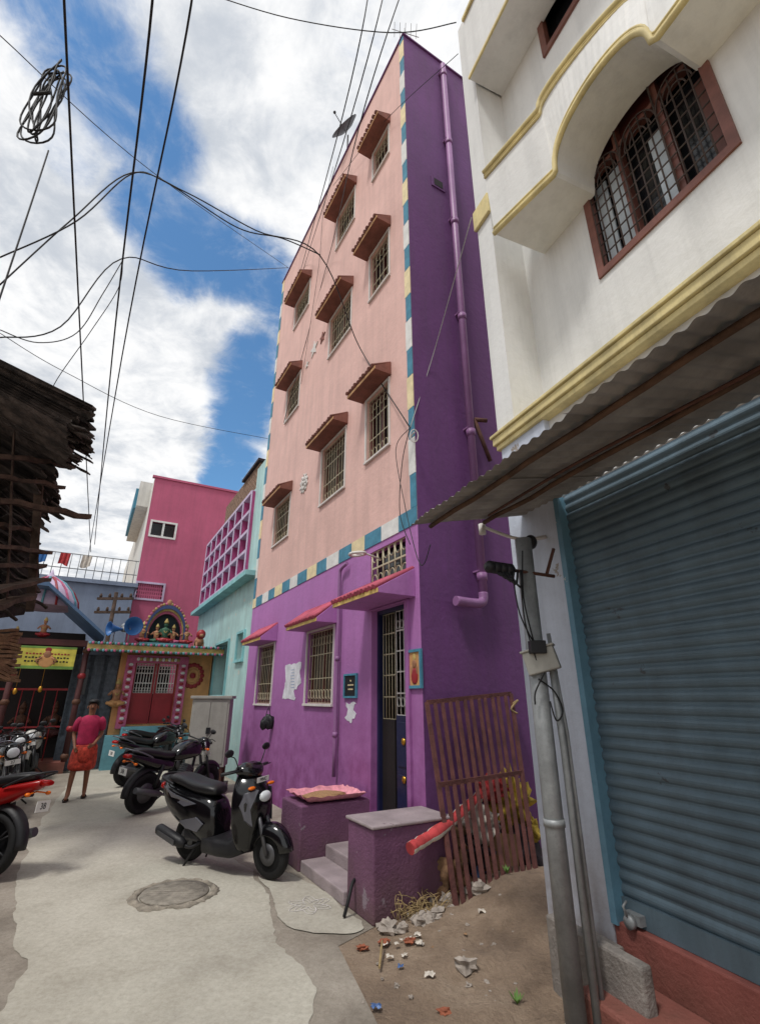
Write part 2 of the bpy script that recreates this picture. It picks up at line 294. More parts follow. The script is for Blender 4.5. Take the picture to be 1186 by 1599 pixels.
# ---------------------------------------------------------------- ground
m=MB(); m.add([(-300,-300,0),(300,-300,0),(300,300,0),(-300,300,0)],[(0,1,2,3)]); struct(m.build('ground','earth'))
def sheet(name,pts,z,mt,jit=.0,sub=8,fine=.03):
    P=sm3([V(p).to_3d() for p in pts]+[V(pts[0]).to_3d()],sub)[:-1] if sub else [V(p) for p in pts]
    Q=[]
    for i,p in enumerate(P):
        k=noise.noise(p*2.3)*jit+noise.noise(p*11)*fine; Q.append((p.x+k,p.y+noise.noise(p*2.1+V((9,0,0)))*jit+noise.noise(p*10+V((3,0,0)))*fine,z))
    m=MB(); m.add(Q,[list(range(len(Q)))]); return m.build(name,mt)
g=lambda x,y:gp(x,y)
damp=[HF.w(-.6,1.2),HF.w(-.2,.0),HF.w(7,-.1),HF.w(22,-.1),HF.w(22,5.3),HF.w(9,5.4),HF.w(0,5.4),HF.w(-8,5.4),HF.w(-8,1.6),HF.w(-2.6,1.7)]
struct(sheet('gutter_strip',damp,.004,'damp',.12,0))
road=[g(395,1362),g(412,1400),g(425,1440),g(440,1480),g(470,1510),g(490,1540),g(480,1600),V((-.3,1.2,0)),V((0,-4,0)),V((-2.6,-4,0)),V((-2.2,2.2,0)),g(8,1560),g(24,1450),g(28,1370),g(60,1290),g(112,1215),g(105,1199),g(100,1190),g(240,1190),g(270,1240),g(300,1290),g(360,1340)]
struct(sheet('road',road,.008,'concrete',.07,14,.022))
apron=[g(398,1356),g(470,1372),g(560,1440),g(535,1462),g(450,1450),g(425,1410)]
struct(sheet('pavement_apron',apron,.012,'concrete',.05,12,.025))
m=MB(); n=44; pts=[]
def mz(x,y):
    p=V((x,y,0)); d=(p-V((1.35,5.2,0))).length
    return .20*math.exp(-(d/.75)**2)+.05*abs(noise.noise(p*3))+.026*noise.noise(p*9)+.016*noise.noise(p*21)
for i in range(n):
    for j in range(n):
        x=-.05+2.05*i/(n-1); y=3.0+3.8*j/(n-1)
        e=min(1,i/7,(n-1-i)/4,j/5,(n-1-j)/4)
        pts.append((x,y,.016-.03*(1-e)+e*mz(x,y)))
fs=[(i*n+j,(i+1)*n+j,(i+1)*n+j+1,i*n+j+1) for i in range(n-1) for j in range(n-1)]
m.add(pts,fs,0,True); struct(m.build('dirt_ground','earth'))
def mound_z(x,y): return .016+max(0,mz(x,y))*min(1,max(0,(x+.05)/.33)) if x>-.05 else .010
mh=gp(273,1397); t=thing('manhole_cover','round iron manhole cover set in a rough concrete ring in the road','manhole',(mh.x,mh.y,.008))
m=MB(); m.lathe([(.0,.0),(.30,.0),(.30,.016),(.0,.016)],(0,0,0),n=36)
for k in range(-5,6):
    w=math.sqrt(max(0,.25**2-(k*.045)**2))
    if w>.05: m.box(-w,w,k*.045-.004,k*.045+.004,.016,.019)
m.build('cover_plate','iron_cover',t)
m=MB(); rs=[]
for k in range(96):
    a=2*math.pi*k/96; q=.39+.05*noise.noise(V((math.cos(a)*2,math.sin(a)*2,0)))+.03*noise.noise(V((math.cos(a)*9,math.sin(a)*9,0)))
    rs.append([(math.cos(a)*r,math.sin(a)*r,z) for r,z in ((.316,.0),(.316,.010),(.345,.018+.008*math.sin(k)),(q,.003),(q,0))])
m.rings(rs,closed=True); m.build('surround_ring','ring_concrete',t)
kc=gp(483,1416); m=MB()
for q in range(3):
    pts=[]
    for k in range(72):
        a=2*math.pi*k/72; r=.08+.04*q+.04*math.cos(6*a+q)
        pts.append((kc.x+math.cos(a)*r,kc.y+math.sin(a)*r,.0148))
    m.tube(pts,.004,4,closed=True,flat=.2)
tag(m.build('chalk_drawing','chalk',base=True),'faint white chalk loop pattern drawn on the pavement before the purple steps','chalk drawing')
# ================================================================= PURPLE HOUSE
house=fthing('apartment_house','tall narrow house, pink front over purple ground floor with dark purple flank','house',HF)
HL=8.9*.79; HT=.5*(HF.hit(633,48)[1]+HF.hit(447,432)[1]); ZB=HF.hit(640,820)[1]
WP=[((572,722),(607,695),(608,592)),((500,790),(538,760),(540,668)),((426,853),(449,838),(455,770)),
 ((578,465),(607,437),(608,358)),((514,555),(548,517),(549,452)),((446,660),(466,634),(470,580)),
 ((583,275),(607,247),(607,197)),((526,382),(553,350),(555,292)),((460,510),(481,482),(486,435)),
 ((398,1100),(424,1098),(428,1005)),((476,1100),(518,1098),(522,978))]
holes=[]
for bl,br,tr in WP:
    s1,za=HF.hit(*bl); s0,zb=HF.hit(*br); s2,zt=HF.hit(*tr); s0=(s0+s2)/2 if abs(s0-s2)<.3 else s0
    holes.append((s0,s1,(za+zb)/2,zt))
ds0,_=HF.hit(637,1100); ds1,_=HF.hit(583,1100); dz0=.36; dz1=HF.hit(600,950)[1]
door=(ds0,ds1,dz0,dz1)
tr0,_=HF.hit(634,900); tr1,_=HF.hit(578,905); trz0=HF.hit(610,903)[1]; trz1=HF.hit(610,848)[1]; trans=(tr0,tr1,trz0,trz1)
m=MB(); wall_cells(m,0,HL,0,HT,holes+[door,trans],0,.14,ZB,(1,0))
D=4.2
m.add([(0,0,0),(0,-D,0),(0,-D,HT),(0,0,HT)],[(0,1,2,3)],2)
m.add([(HL,0,0),(HL,-D,0),(HL,-D,HT),(HL,0,HT)],[(0,1,2,3)],0); m.add([(0,-D,0),(HL,-D,0),(HL,-D,HT),(0,-D,HT)],[(0,1,2,3)],0)
m.add([(0,0,HT),(HL,0,HT),(HL,-D,HT),(0,-D,HT)],[(0,1,2,3)],0)
m.build('wall',['pink_plaster','purple_front','purple_side'],house)
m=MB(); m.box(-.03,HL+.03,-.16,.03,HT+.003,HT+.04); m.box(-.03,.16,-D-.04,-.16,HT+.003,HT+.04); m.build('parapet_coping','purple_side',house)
m=MB(); x=0.0; k=0; cols=[0,1,0,2]
while x<HL-.1:
    w=min(.42+.03*(k%3),HL-x); m.box(x+.004,x+w-.004,.001,.012,ZB-.02,ZB+.2,cols[k%4]); x+=w; k+=1
z=ZB+.2; k=0
while z<HT-.1:
    h=min(.46+.06*(k%2),HT-z); m.box(0.001,.15 if k%2 else .13,.001,.012,z+.004,z+h-.004,cols[k%4]); z+=h; k+=1
z=ZB+.2;k=0
while z<HT-.1:
    h=min(.5,HT-z); m.box(HL-.16,HL-.001,.001,.012,z+.004,z+h-.004,cols[k%4]); z+=h; k+=1
m.build('painted_border',['block_blue','block_white','block_cream'],house)
def grille(s0,s1,z0,z1,y,nv,nh,orn=True,r=.007):
    m=MB()
    for k in range(nv+1):
        x=s0+(s1-s0)*k/nv; m.tube([(x,y,z0),(x,y,z1)],r,5)
    for k in range(nh+1):
        z=z0+(z1-z0)*k/nh; m.box(s0,s1,y-r*.8,y+r*.8,z-r,z+r)
    if orn:
        for k in range(nv):
            x=s0+(s1-s0)*(k+.5)/nv; w=(s1-s0)/nv*.42
            for zc in (z0+(z1-z0)*.12,z0+(z1-z0)*.86):
                m.tube([(x+w*math.cos(a*math.pi/5),y,zc+w*1.4*math.sin(a*math.pi/5)) for a in range(10)],r*.7,4,closed=True)
    return m
def add_window(p,h,nv=6,nh=3,gm='grille_cream',fm='white_frame',im='maroon_wood',pm='pane_dark',dep=.14,fw=.035,nm='window'):
    a,b,c,d=h; m=MB()
    m.box(a-fw,b+fw,-.004,.022,d,d+fw); m.box(a-fw,b+fw,-.004,.04,c-fw,c); m.box(a-fw,a,-.004,.022,c,d); m.box(b,b+fw,-.004,.022,c,d)
    w=m.build(nm,fm,p,.004)
    m=MB(); q=.045; y0,y1=-dep+.02,-dep+.06
    m.box(a,b,y0,y1,d-q,d); m.box(a,b,y0,y1,c,c+q); m.box(a,a+q,y0,y1,c+q,d-q); m.box(b-q,b,y0,y1,c+q,d-q); mid=(a+b)/2; m.box(mid-q/2,mid+q/2,y0,y1,c+q,d-q)
    m.build('inner_frame',im,w)
    grille(a+.01,b-.01,c+.01,d-.01,-.045,nv,nh).build('grille',gm,w)
    m=MB(); m.box(a,b,-dep-.02,-dep+.015,c,d); m.build('pane',pm,w)
    return w
for i,h in enumerate(holes):
    w=h[1]-h[0]; add_window(house,h,max(5,int(w/.11)),3,pm='curtain' if i in (1,4,10) else 'pane_dark')
def sunshade(p,s0,s1,z,out=.28,hh=.22,mb='shade_brown',mt='tile_red',trim='shade_edge',nm='sunshade'):
    m=MB(); m.prism([(0.001,z),(out,z),(out,z+.06),(0.001,z+hh)],'x',s0,s1,0)
    w=m.build(nm,mb,p,.005)
    m=MB(); n=max(5,int((s1-s0)/.085))
    for k in range(n):
        x=s0+(s1-s0)*(k+.5)/n; dz=.008*math.sin(k*2.3); m.tube([(x,-.0,z+hh+.008),(x,out+.035+dz,z+.068)],(s1-s0)/n*.44,8,flat=.7)
    m.build('roof_tiles',mt,w)
    m=MB(); m.box(s0-.003,s1+.003,out,out+.010,z+.004,z+.052); m.build('fascia_strip',trim,w)
    return w
for i,h in enumerate(holes[:9]): sunshade(house,h[0]-.07,h[1]+.15,h[3]+.05)
for i,h in enumerate(holes[9:]): sunshade(house,h[0]-.10,h[1]+.16,h[3]+.04,.34,.34,'purple_front','tile_pink','cream_trim')
sunshade(house,ds0-.2,ds1+.2,dz1+.03,.50,.34,'purple_front','tile_pink','cream_trim')
w=grille(tr0,tr1,trz0,trz1,-.03,6,2,True,.012).build('transom_grille','grille_cream',house)
m=MB(); m.box(tr0,tr1,-.16,-.12,trz0,trz1); m.build('transom_backing','pane_dark',w)
a,b,c,d=door; mid=a+(b-a)*.5
m=MB(); m.box(a-.07,a,-.003,.035,c,d+.0); m.box(b,b+.07,-.003,.035,c,d); m.box(a-.07,b+.07,-.003,.035,d,d+.02); m.build('door_surround','purple_front',house)
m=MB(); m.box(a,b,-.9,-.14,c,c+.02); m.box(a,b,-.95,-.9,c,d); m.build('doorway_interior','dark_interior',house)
m=MB(); m.box(a,a+.05,-.14,-.05,c,d); m.box(b-.05,b,-.14,-.05,c,d); m.box(a,b,-.14,-.05,d-.05,d); m.build('door_frame','navy_door',house)
dl=MB(); dl.box(a+.05,mid,-.12,-.085,c,c+1.15)
for zz in (.08,.62): dl.box(a+.09,mid-.04,-.085,-.075,c+zz,c+zz+.46)
w=dl.build('door_leaf','navy_door',house,.004)
for zz in (.12,.5,.88): 
    m=MB(); m.lathe([(0,0),(.038,0),(.038,.012),(.02,.02),(0,.02)],(a+.22,-.074,c+zz),(0,1,0),14); m.build('brass_rosette','brass',w)
grille(a+.05,mid,c+1.15,d-.05,-.10,4,5,True,.008).build('door_grille','white_frame',w)
m=MB(); m.box(mid+.06,b-.05,-.13,-.1,c,c+1.1); w=m.build('door_leaf','dark_interior',house); w['label']='darker door leaf standing ajar'
grille(mid+.06,b-.05,c+1.1,d-.05,-.115,4,5,False,.007).build('door_grille','grille_cream',w)
m=MB(); pa=HF.hit(540,890); pb=HF.hit(523,1210); px_=(pa[0]+pb[0])/2
m.tube(sm3([(px_-.25,.06,pa[1]+.06),(px_-.05,.06,pa[1]+.02),(px_,.06,pa[1]-.08),(px_,.06,pa[1]-.5),(px_,.06,.72)],5),.026,10)
for zz in (1.2,2.2): m.tube([(px_,.06,zz),(px_,.06,zz+.06)],.034,10)
m.build('water_pipe','purple_pipe',house)
lp=HF.hit(562,868,.3); m=MB(); m.tube([(lp[0]+.0,.0,lp[1]),(lp[0],.2,lp[1]+.04),(lp[0]+.0,.36,lp[1]+.02)],.012,6)
m.tube([(lp[0]+.17*math.cos(k*math.pi/8),.34+.08*math.sin(k*math.pi/8),lp[1]+.02+.02*math.cos(k*math.pi/8)) for k in range(16)],.02,6,closed=True); m.build('ring_lamp','white_frame',house)
e=HF.hit(475,755); m=MB(); m.lathe([(0,0),(.19,0),(.19,.012),(.0,.016)],(e[0],.0,e[1]),(0,1,0),24); m.lathe([(0,.012),(.05,.012),(.04,.04),(0,.05)],(e[0],.0,e[1]),(0,1,0),12)
for k in range(10):
    an=2*math.pi*k/10; m.ball((e[0]+.11*math.cos(an),.018,e[1]+.11*math.sin(an)),.04,.012,.04,n=6); m.ball((e[0]+.19*math.cos(an+.3),.012,e[1]+.19*math.sin(an+.3)),.035,.012,.035,n=6)
m.build('flower_emblem','white_frame',house)
def star(m,c,r,y=.02):
    P=[(c[0]+(r if k%2==0 else r*.42)*math.sin(k*math.pi/5),c[1]+(r if k%2==0 else r*.42)*math.cos(k*math.pi/5)) for k in range(10)]; m.prism(P,'y',.001,y)
for (x,y,r,mt) in ((491,545,.22,'white_frame'),(504,527,.15,'tile_red'),(480,570,.1,'white_frame')):
    m=MB(); star(m,HF.hit(x,y),r); m.build('star_ornament',mt,house)
def plaque(fr,p,x0,y0,x1,y1,fmt,inner,nm,fw=.025):
    a,_=fr.hit(x1,y0); b,_=fr.hit(x0,y0); _,zb=fr.hit((x0+x1)/2,y1); _,zt=fr.hit((x0+x1)/2,y0)
    m=MB(); m.box(a,b,.001,.03,zb,zb+fw); m.box(a,b,.001,.03,zt-fw,zt); m.box(a,a+fw,.001,.03,zb+fw,zt-fw); m.box(b-fw,b,.001,.03,zb+fw,zt-fw)
    f=m.build(nm,fmt,p); m=MB(); m.box(a+fw,b-fw,.001,.015,zb+fw,zt-fw); m.build('panel',inner,f); return f,a,b,zb,zt
f,a,b,zb,zt=plaque(HF,house,539,1052,559,1090,'block_blue','ink','name_plaque')
m=MB()
for k,w in enumerate((.2,.75,.6)): 
    cx=(a+b)/2; hw_=(b-a)/2*.62*w; nl=int(w*9)+1
    for j in range(nl): xx=cx-hw_+2*hw_*j/nl; m.box(xx,xx+2*hw_/nl*.6,.015,.017,zt-.09-k*.055-.010,zt-.09-k*.055+.006+.004*(j%2))
m.build('lettering_lines','block_cream',f)
f,a,b,zb,zt=plaque(HF,house,637,1014,659,1075,'block_blue','temple_orange','picture_plaque',.03)
cx=(a+b)/2; cz=(zb+zt)/2; m=MB(); m.ball((cx,.016,cz-.08),.07,.008,.09,0,8); m.ball((cx,.018,cz+.05),.045,.01,.045,1,8); m.ball((cx,.016,cz+.12),.03,.008,.05,2,8); m.ball((cx-.05,.016,cz-.02),.02,.006,.06,1,6); m.ball((cx+.05,.016,cz-.02),.02,.006,.06,1,6)
m.build('painted_figure',['temple_red','statue_skin','temple_yellow'],f)
def ragged(fr,pts,y,seed):
    P=[]; n=len(pts)
    for i in range(n):
        a=fr.hit(*pts[i]); b=fr.hit(*pts[(i+1)%n])
        for k in range(8):
            t=k/8; q=V((a[0]*(1-t)+b[0]*t,a[1]*(1-t)+b[1]*t,0)); P.append((q.x+.045*noise.noise(q*13+V((seed,0,0))),q.y+.045*noise.noise(q*12+V((0,seed,0)))))
    m=MB(); m.prism(P,'y',y,y+.003); return m
t=fthing('torn_poster','torn white paper poster peeling off the purple wall beside the middle window','poster',HF)
ragged(HF,[(446,1038),(472,1034),(468,1052),(471,1066),(458,1080),(462,1092),(441,1090),(446,1065)],.002,1).build('paper','posterpaper',t)
m=MB()
for k in range(7):
    q=HF.hit(457,1046+k*4.6)
    for j in range(5): m.box(q[0]-.09+.035*j,q[0]-.09+.035*j+.024,.005,.007,q[1]-.005,q[1]+.004)
m.build('printed_lines','poster_blue',t)
m=ragged(HF,[(540,1098),(556,1096),(552,1108),(556,1114),(548,1128),(539,1122),(543,1110)],.002,4); m.xf(HF.M()); tag(m.build('torn_poster','posterpaper',base=True),'small scrap of white paper stuck under the black name plaque','poster')
def sd_(px,py): return HF.side(px,py)
p1=sd_(689,110); p2=sd_(745,940); m=MB(); yy=(p1[0]+p2[0])/2
m.tube([(-.08,yy,p1[1]),(-.08,yy,p2[1]+.05)],.055,14); 
q=sd_(703,943); m.tube(sm3([(-.08,yy,p2[1]+.1),(-.085,yy+.02,p2[1]+.0),(-.09,yy+.12,p2[1]-.04),(-.1,q[0],p2[1]-.04)],6),.058,14)
for k in range(6):
    zz=p2[1]+.25+(p1[1]-p2[1])*k/5.3; m.tube([(-.08,yy,zz),(-.08,yy,zz+.1)],.066,14); m.box(-.1,0,yy-.07,yy+.07,zz+.11,zz+.13)
m.build('drain_pipe','purple_pipe',house)
v=sd_(683,288); m=MB(); m.box(-.02,.0,v[0]-.14,v[0]+.14,v[1]-.12,v[1]+.12); f=m.build('vent','purple_side',house); m=MB(); m.box(-.025,-.02,v[0]-.09,v[0]+.09,v[1]-.08,v[1]+.08); m.build('vent_opening','dark_interior',f)
m=MB(); m.box(-.42,.06,.003,.83,0,.66); m.build('entrance_block','purple_dark',house,.015)
m=MB(); m.box(-.44,.08,.003,.85,.663,.69); m.build('block_cap','step_grey',house,.010)
m=MB(); m.box(1.10,1.72,.003,.88,0,.60); m.build('entrance_block','purple_dark',house,.015)
m=MB(); m.box(.065,1.095,.003,.30,0,.34); m.box(.065,1.095,.30,.58,0,.22); m.box(.065,1.095,.58,.86,0,.11); m.build('steps',['step_grey'],house,.012)
c=HF.w(.1,-.1,HT+.05); t=thing('television_antenna','thin metal television antenna on the roof corner of the pink house','antenna',c,sc=.5)
m=MB(); m.tube([(0,0,0),(0,0,1.0)],.02,6); m.build('mast','galv',t); m=MB(); m.tube([(-.5,0,.95),(.6,.2,.8)],.014,6)
for k in range(5): x=-.4+k*.22; m.tube([(x,-.22,.95-.03*k),(x,.26,.95-.03*k)],.010,5)
m.build('elements','galv',t)
q=HF.hit(543,213); c=HF.w(q[0],-.0,HT+.06); t=thing('satellite_dish','dark round satellite dish on the parapet of the pink house','satellite dish',c,R(150))
m=MB(); m.tube([(0,0,0),(0,0,.5)],.02,6); m.build('mast','galv',t); m=MB(); m.lathe([(0,0),(.18,.02),(.36,.1),(.37,.11),(.18,.035),(0,.015)],(0,.05,.6),(.2,.8,.5),24); m.build('reflector','dish',t)
m=MB(); m.tube([(0,.1,.5),(.08,.45,.72)],.01,5); m.ball((.08,.46,.74),.035,n=6); m.build('receiver_arm','dish',t)
# ================================================================= CYAN BUILDING
cy=fthing('lattice_building','pale turquoise building with lilac lattice screen and raw brick top beside the pink house','building',HF)
CL0,CL1=HL+.02,14.4; zr=HF.hit(420,706)[1]
s_l0=HF.hit(398,745)[0]
m=MB(); hs=[]
lz1=HF.hit(398,765)[1]; lz0=HF.hit(386,890)[1]; WTOP=lz1+.10
hs.append((s_l0,CL1-.25,lz0,lz1))
w1=(HF.hit(352,1040)[0],HF.hit(333,1040)[0],HF.hit(345,1085)[1],HF.hit(345,1005)[1]); hs.append(w1)
w2=(HF.hit(378,1010)[0],HF.hit(368,1010)[0],HF.hit(372,1030)[1],HF.hit(372,990)[1]); hs.append(w2)
wall_cells(m,CL0,CL1,0,WTOP,hs,-.05,.3)
m.box(CL0,s_l0-.05,-.35,-.05,WTOP+.002,zr); m.add([(CL1,-.05,0),(CL1,-4,0),(CL1,-4,WTOP),(CL1,-.05,WTOP)],[(0,1,2,3)]); m.add([(CL0,-.05,WTOP),(CL1,-.05,WTOP),(CL1,-4,WTOP),(CL0,-4,WTOP)],[(0,1,2,3)])
m.build('wall','cyan_wall',cy)
a,b,c,d=hs[0]; nx=7; nz_=4; m=MB()
for k in range(nx+1): x=a+(b-a)*k/nx; m.box(x-.05,x+.05,-.45,.03,c,d,0); m.box(x-.055,x+.055,.03,.045,c,d,1)
for k in range(nz_+1): z=c+(d-c)*k/nz_; m.box(a,b,-.45,.05,z-.045,z+.045,1)
m.build('lattice_screen',['lattice_pink','lattice_white'],cy)
m=MB(); m.box(a,b,-.85,-.8,c,d); m.build('screen_backing','cyan_wall',cy)
bx0,bx1,bz0,bz1=s_l0-.02,12.2,WTOP+.003,WTOP+.85
m=MB(); m.box(bx0,bx1,-1.4,-.12,bz0,bz1)
nr_=9
for r_ in range(nr_):
    z=bz0+.03+r_*(bz1-bz0-.03)/nr_; x=bx0+.02+(.12 if r_%2 else 0)
    while x<bx1-.24: m.box(x,x+.215,-.12,-.105,z,z+.078); x+=.24
m.build('brick_parapet','brick_raw',cy)
m=MB(); m.box(bx0-.1,bx0+1.7,-1.5,-.02,bz1+.003,bz1+.08); m.build('roof_slab','cloth_dark',cy)
m=MB(); m.box(CL0,CL1+.02,-.045,.25,lz0-.32,lz0-.2); m.build('ledge','cyan_trim',cy)
for h in (w1,w2):
    a,b,c,d=h; m=MB(); m.box(a-.05,b+.05,-.055,-.0,d,d+.06); m.box(a-.05,b+.05,-.055,.02,c-.06,c); m.box(a-.05,a,-.055,0,c,d); m.box(b,b+.05,-.055,0,c,d); w=m.build('window','cyan_trim',cy)
    m=MB(); m.box(a,b,-.36,-.34,c,d); m.build('pane','pane_dark',w)
# ================================================================= MAGENTA BUILDING
PW=4.9
PF=Frame(-10.2+.868*PW,20+.497*PW,R(209.8)); mg=fthing('tall_house','tall rose pink house with weathered white side rising behind the temple','house',PF)
pz=PF.hit(244,746)[1]
def prect(fr,x0,y0,x1,y1):
    a,_=fr.hit(x1,(y0+y1)/2); b,_=fr.hit(x0,(y0+y1)/2); _,zb=fr.hit((x0+x1)/2,y1); _,zt=fr.hit((x0+x1)/2,y0); return (a,b,zb,zt)
ph=[prect(PF,236,817,273,838),prect(PF,213,912,254,935)]
m=MB(); wall_cells(m,0,PW,0,pz,ph,0,.1)
m.add([(PW,0,0),(PW,-20,0),(PW,-20,pz),(PW,0,pz)],[(0,1,2,3)],1); m.add([(0,0,0),(0,-20,0),(0,-20,pz),(0,0,pz)],[(0,1,2,3)],0); m.add([(0,0,pz),(PW,0,pz),(PW,-20,pz),(0,-20,pz)],[(0,1,2,3)],1)
m.build('wall',['magenta_wall','weathered_white'],mg)
m=MB(); m.box(-.05,PW+.1,-.15,.06,pz+.003,pz+.10); m.build('parapet_coping','magenta_wall',mg)
m=MB(); m.box(PW-.6,PW+.5,-8,-1.6,pz-.9,pz+.35); m.build('roof_shed','weathered_white',mg)
m=MB(); m.box(PW+.5,PW+.62,-7,-2.0,pz-.9,pz+.1); m.build('shed_sheet','block_blue',mg)
for i,h in enumerate(ph):
    a,b,c,d=h; m=MB(); f=.08; m.box(a-f,b+f,-.003,.05,d,d+f); m.box(a-f,b+f,-.003,.05,c-f,c); m.box(a-f,a,-.003,.05,c,d); m.box(b,b+f,-.003,.05,c,d)
    if i==0: m.box((a+b)/2-.04,(a+b)/2+.04,-.05,.03,c,d)
    w=m.build('window','block_white' if i==0 else 'lattice_white',mg)
    m=MB(); m.box(a,b,-.12,-.09,c,d); m.build('pane','pane_dark' if i==0 else 'maroon_wall',w)
    if i==1:
        m=MB()
        for k in range(1,12): x=a+(b-a)*k/12; m.box(x-.03,x+.03,-.06,-.02,c,d)
        for k in range(1,4): z=c+(d-c)*k/4; m.box(a,b,-.058,-.022,z-.03,z+.03)
        m.build('vent_grid','magenta_wall',w)
BF=Frame(-9.45,18.5,R(209.8)); bgH=fthing('terrace_house','blue grey flat roofed house with roof railing behind the temple','house',BF)
bz=BF.hit(150,912)[1]
m=MB(); m.box(0,8,-4,0,0,bz); m.build('wall','bluegrey_wall',bgH)
m=MB(); m.box(-.1,8.1,-4.1,.12,bz+.003,bz+.15); m.build('parapet','bluegrey_wall',bgH)
m=MB()
for k in range(30): x=.1+k*.27; m.tube([(x,-.05,bz+.15),(x,-.05,bz+1.05)],.014,5)
for zz in (.5,1.05): m.tube([(0,-.05,bz+zz),(8,-.05,bz+zz)],.018,5)
m.build('roof_railing','galv',bgH)
for (x,c_) in ((1.6,'cloth_white'),(2.3,'cloth_red'),(3.0,'horn_blue')):
    m=MB(); rs=[]
    for k in range(9): xx=x+.32*k/8; rs.append((xx,.02+.03*math.sin(k*1.7),bz+1.03))
    lo=[(p[0]+.03,p[1]+.02*math.sin(p[0]*9),bz+.58+.05*math.sin(p[0]*13)) for p in rs]
    m.add(rs+lo,[(k,k+1,10+k,9+k) for k in range(8)]); m.xf(BF.M())
    tag(m.build('hanging_cloth',c_,base=True),{'cloth_white':'white cloth drying over the blue grey roof railing','cloth_red':'red cloth drying over the blue grey roof railing','horn_blue':'blue cloth drying over the blue grey roof railing'}[c_],'cloth','washing on the roof railing')
# ================================================================= TEMPLE
tp=fthing('street_temple','small orange street temple with pink framed red gate and arched roof niche','temple',TF)
gt=prect(TF,204,1036,273,1130); ez=TF.hit(235,1020)[1]; TL=TF.hit(150,1060)[0]
tw=prect(TF,180,1020,318,1135)
m=MB(); wall_cells(m,0,tw[1],0,ez,[gt],0,.25); m.add([(0,0,0),(0,-3,0),(0,-3,ez),(0,0,ez)],[(0,1,2,3)]); m.add([(tw[1],0,0),(tw[1],-3,0),(tw[1],-3,ez),(tw[1],0,ez)],[(0,1,2,3)])
m.build('wall','temple_orange',tp)
m=MB(); m.box(0,tw[1]+.05,.003,.35,0,gt[2]-.25); m.box(gt[0]-.1,gt[1]+.1,.003,.5,gt[2]-.25,gt[2]-.05); m.build('plinth','temple_cyan',tp)
m=MB(); m.box(-.15,TL+.35,-3,.7,ez+.003,ez+.12,0); m.box(-.15,TL+.35,.7,.76,ez-.02,ez+.15,1); m.build('canopy_slab',['slate_tile','temple_yellow'],tp)
n=52
for zz,ph_ in ((-.03,0),(.15,1)):
    m=MB()
    for k in range(n): x=-.1+(TL+.4)*k/(n-1); m.ball((x,.77,ez+zz),.033,.02,.04,(k+ph_)%3,6)
    m.tube([(-.1,.76,ez+zz),(TL+.3,.76,ez+zz)],.012,5); m.build('bead_row',['temple_pink','temple_cyan','statue_green'],tp)
a,b,c,d=gt; m=MB()
m.box(a-.24,a,.003,.12,c-.1,d+.0,0); m.box(b,b+.24,.003,.12,c-.1,d,0); m.box(a-.24,b+.24,.003,.14,d,d+.20,0)
for k in range(16):
    z=c+(d-c)*(k+.5)/16
    for x in (a-.12,b+.12): m.ball((x,.125,z),.06,.02,.04,1 if k%2 else 2,6)
for k in range(14): m.ball((a+(b-a)*(k+.5)/14,.145,d+.10),.04,.02,.055,1 if k%2 else 3,6)
m.build('gate_surround',['temple_pink','block_white','temple_red','temple_yellow'],tp)
mid=(a+b)/2; zm=c+(d-c)*.5; m=MB(); m.box(a,mid-.01,-.12,-.07,c,zm); m.box(mid+.01,b,-.12,-.07,c,zm)
for x0,x1 in ((a,mid-.01),(mid+.01,b)): m.box(x0+.06,x1-.06,-.07,-.05,c+.08,zm-.08); m.box(x0,x0+.05,-.12,-.06,zm,d); m.box(x1-.05,x1,-.12,-.06,zm,d)
g_=m.build('gate','temple_red',tp)
grille(a+.05,b-.05,zm,d,-.09,14,3,True,.014).build('gate_grille','white_frame',g_)
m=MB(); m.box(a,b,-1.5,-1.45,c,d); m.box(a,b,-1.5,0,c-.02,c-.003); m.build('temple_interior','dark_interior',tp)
q=TF.hit(301,1055); m=MB()
for k in range(16):
    an=k*math.pi/8; m.ball((q[0]+.26*math.cos(an),.01,q[1]+.3*math.sin(an)),.065,.015,.065,0,6); m.ball((q[0]+.13*math.cos(an),.012,q[1]+.15*math.sin(an)),.05,.015,.05,1,6)
m.ball((q[0],.01,q[1]),.08,.02,.08,0,8); m.build('wall_mandala',['temple_red','temple_orange'],tp)
def figure(m,c,h,skin=0,dress=1,gold=2,dark=3):
    x,y,z=c
    m.ball((x,y,z+.13*h),.26*h,.2*h,.14*h,dress,8)
    m.lathe([(.16*h,.2*h),(.12*h,.36*h),(.18*h,.54*h),(.15*h,.60*h),(.05*h,.65*h),(.05*h,.69*h)],(x,y,z),n=10,mi=skin)
    m.ball((x,y,z+.76*h),.085*h,.085*h,.1*h,skin,8)
    m.lathe([(.1*h,.82*h),(.09*h,.88*h),(.05*h,.96*h),(.01*h,1.03*h)],(x,y,z),n=10,mi=gold)
    for s in (-1,1):
        m.tube(sm3([(x+s*.16*h,y,z+.57*h),(x+s*.27*h,y+.03*h,z+.43*h),(x+s*.2*h,y+.18*h,z+.48*h)],4),.038*h,6,skin)
        m.tube(sm3([(x+s*.08*h,y+.05*h,z+.14*h),(x+s*.28*h,y+.16*h,z+.14*h),(x+s*.05*h,y+.24*h,z+.1*h)],4),.06*h,6,dress)
    m.tube(sm3([(x-.1*h,y+.1*h,z+.58*h),(x,y+.17*h,z+.42*h),(x+.1*h,y+.1*h,z+.58*h)],5),.02*h,5,gold)
q=TF.hit(185,1085); m=MB(); figure(m,(q[0]+.05,.12,q[1]-.30),.7); m.build('wall_statue',['statue_skin','temple_orange','temple_yellow','ink'],tp)
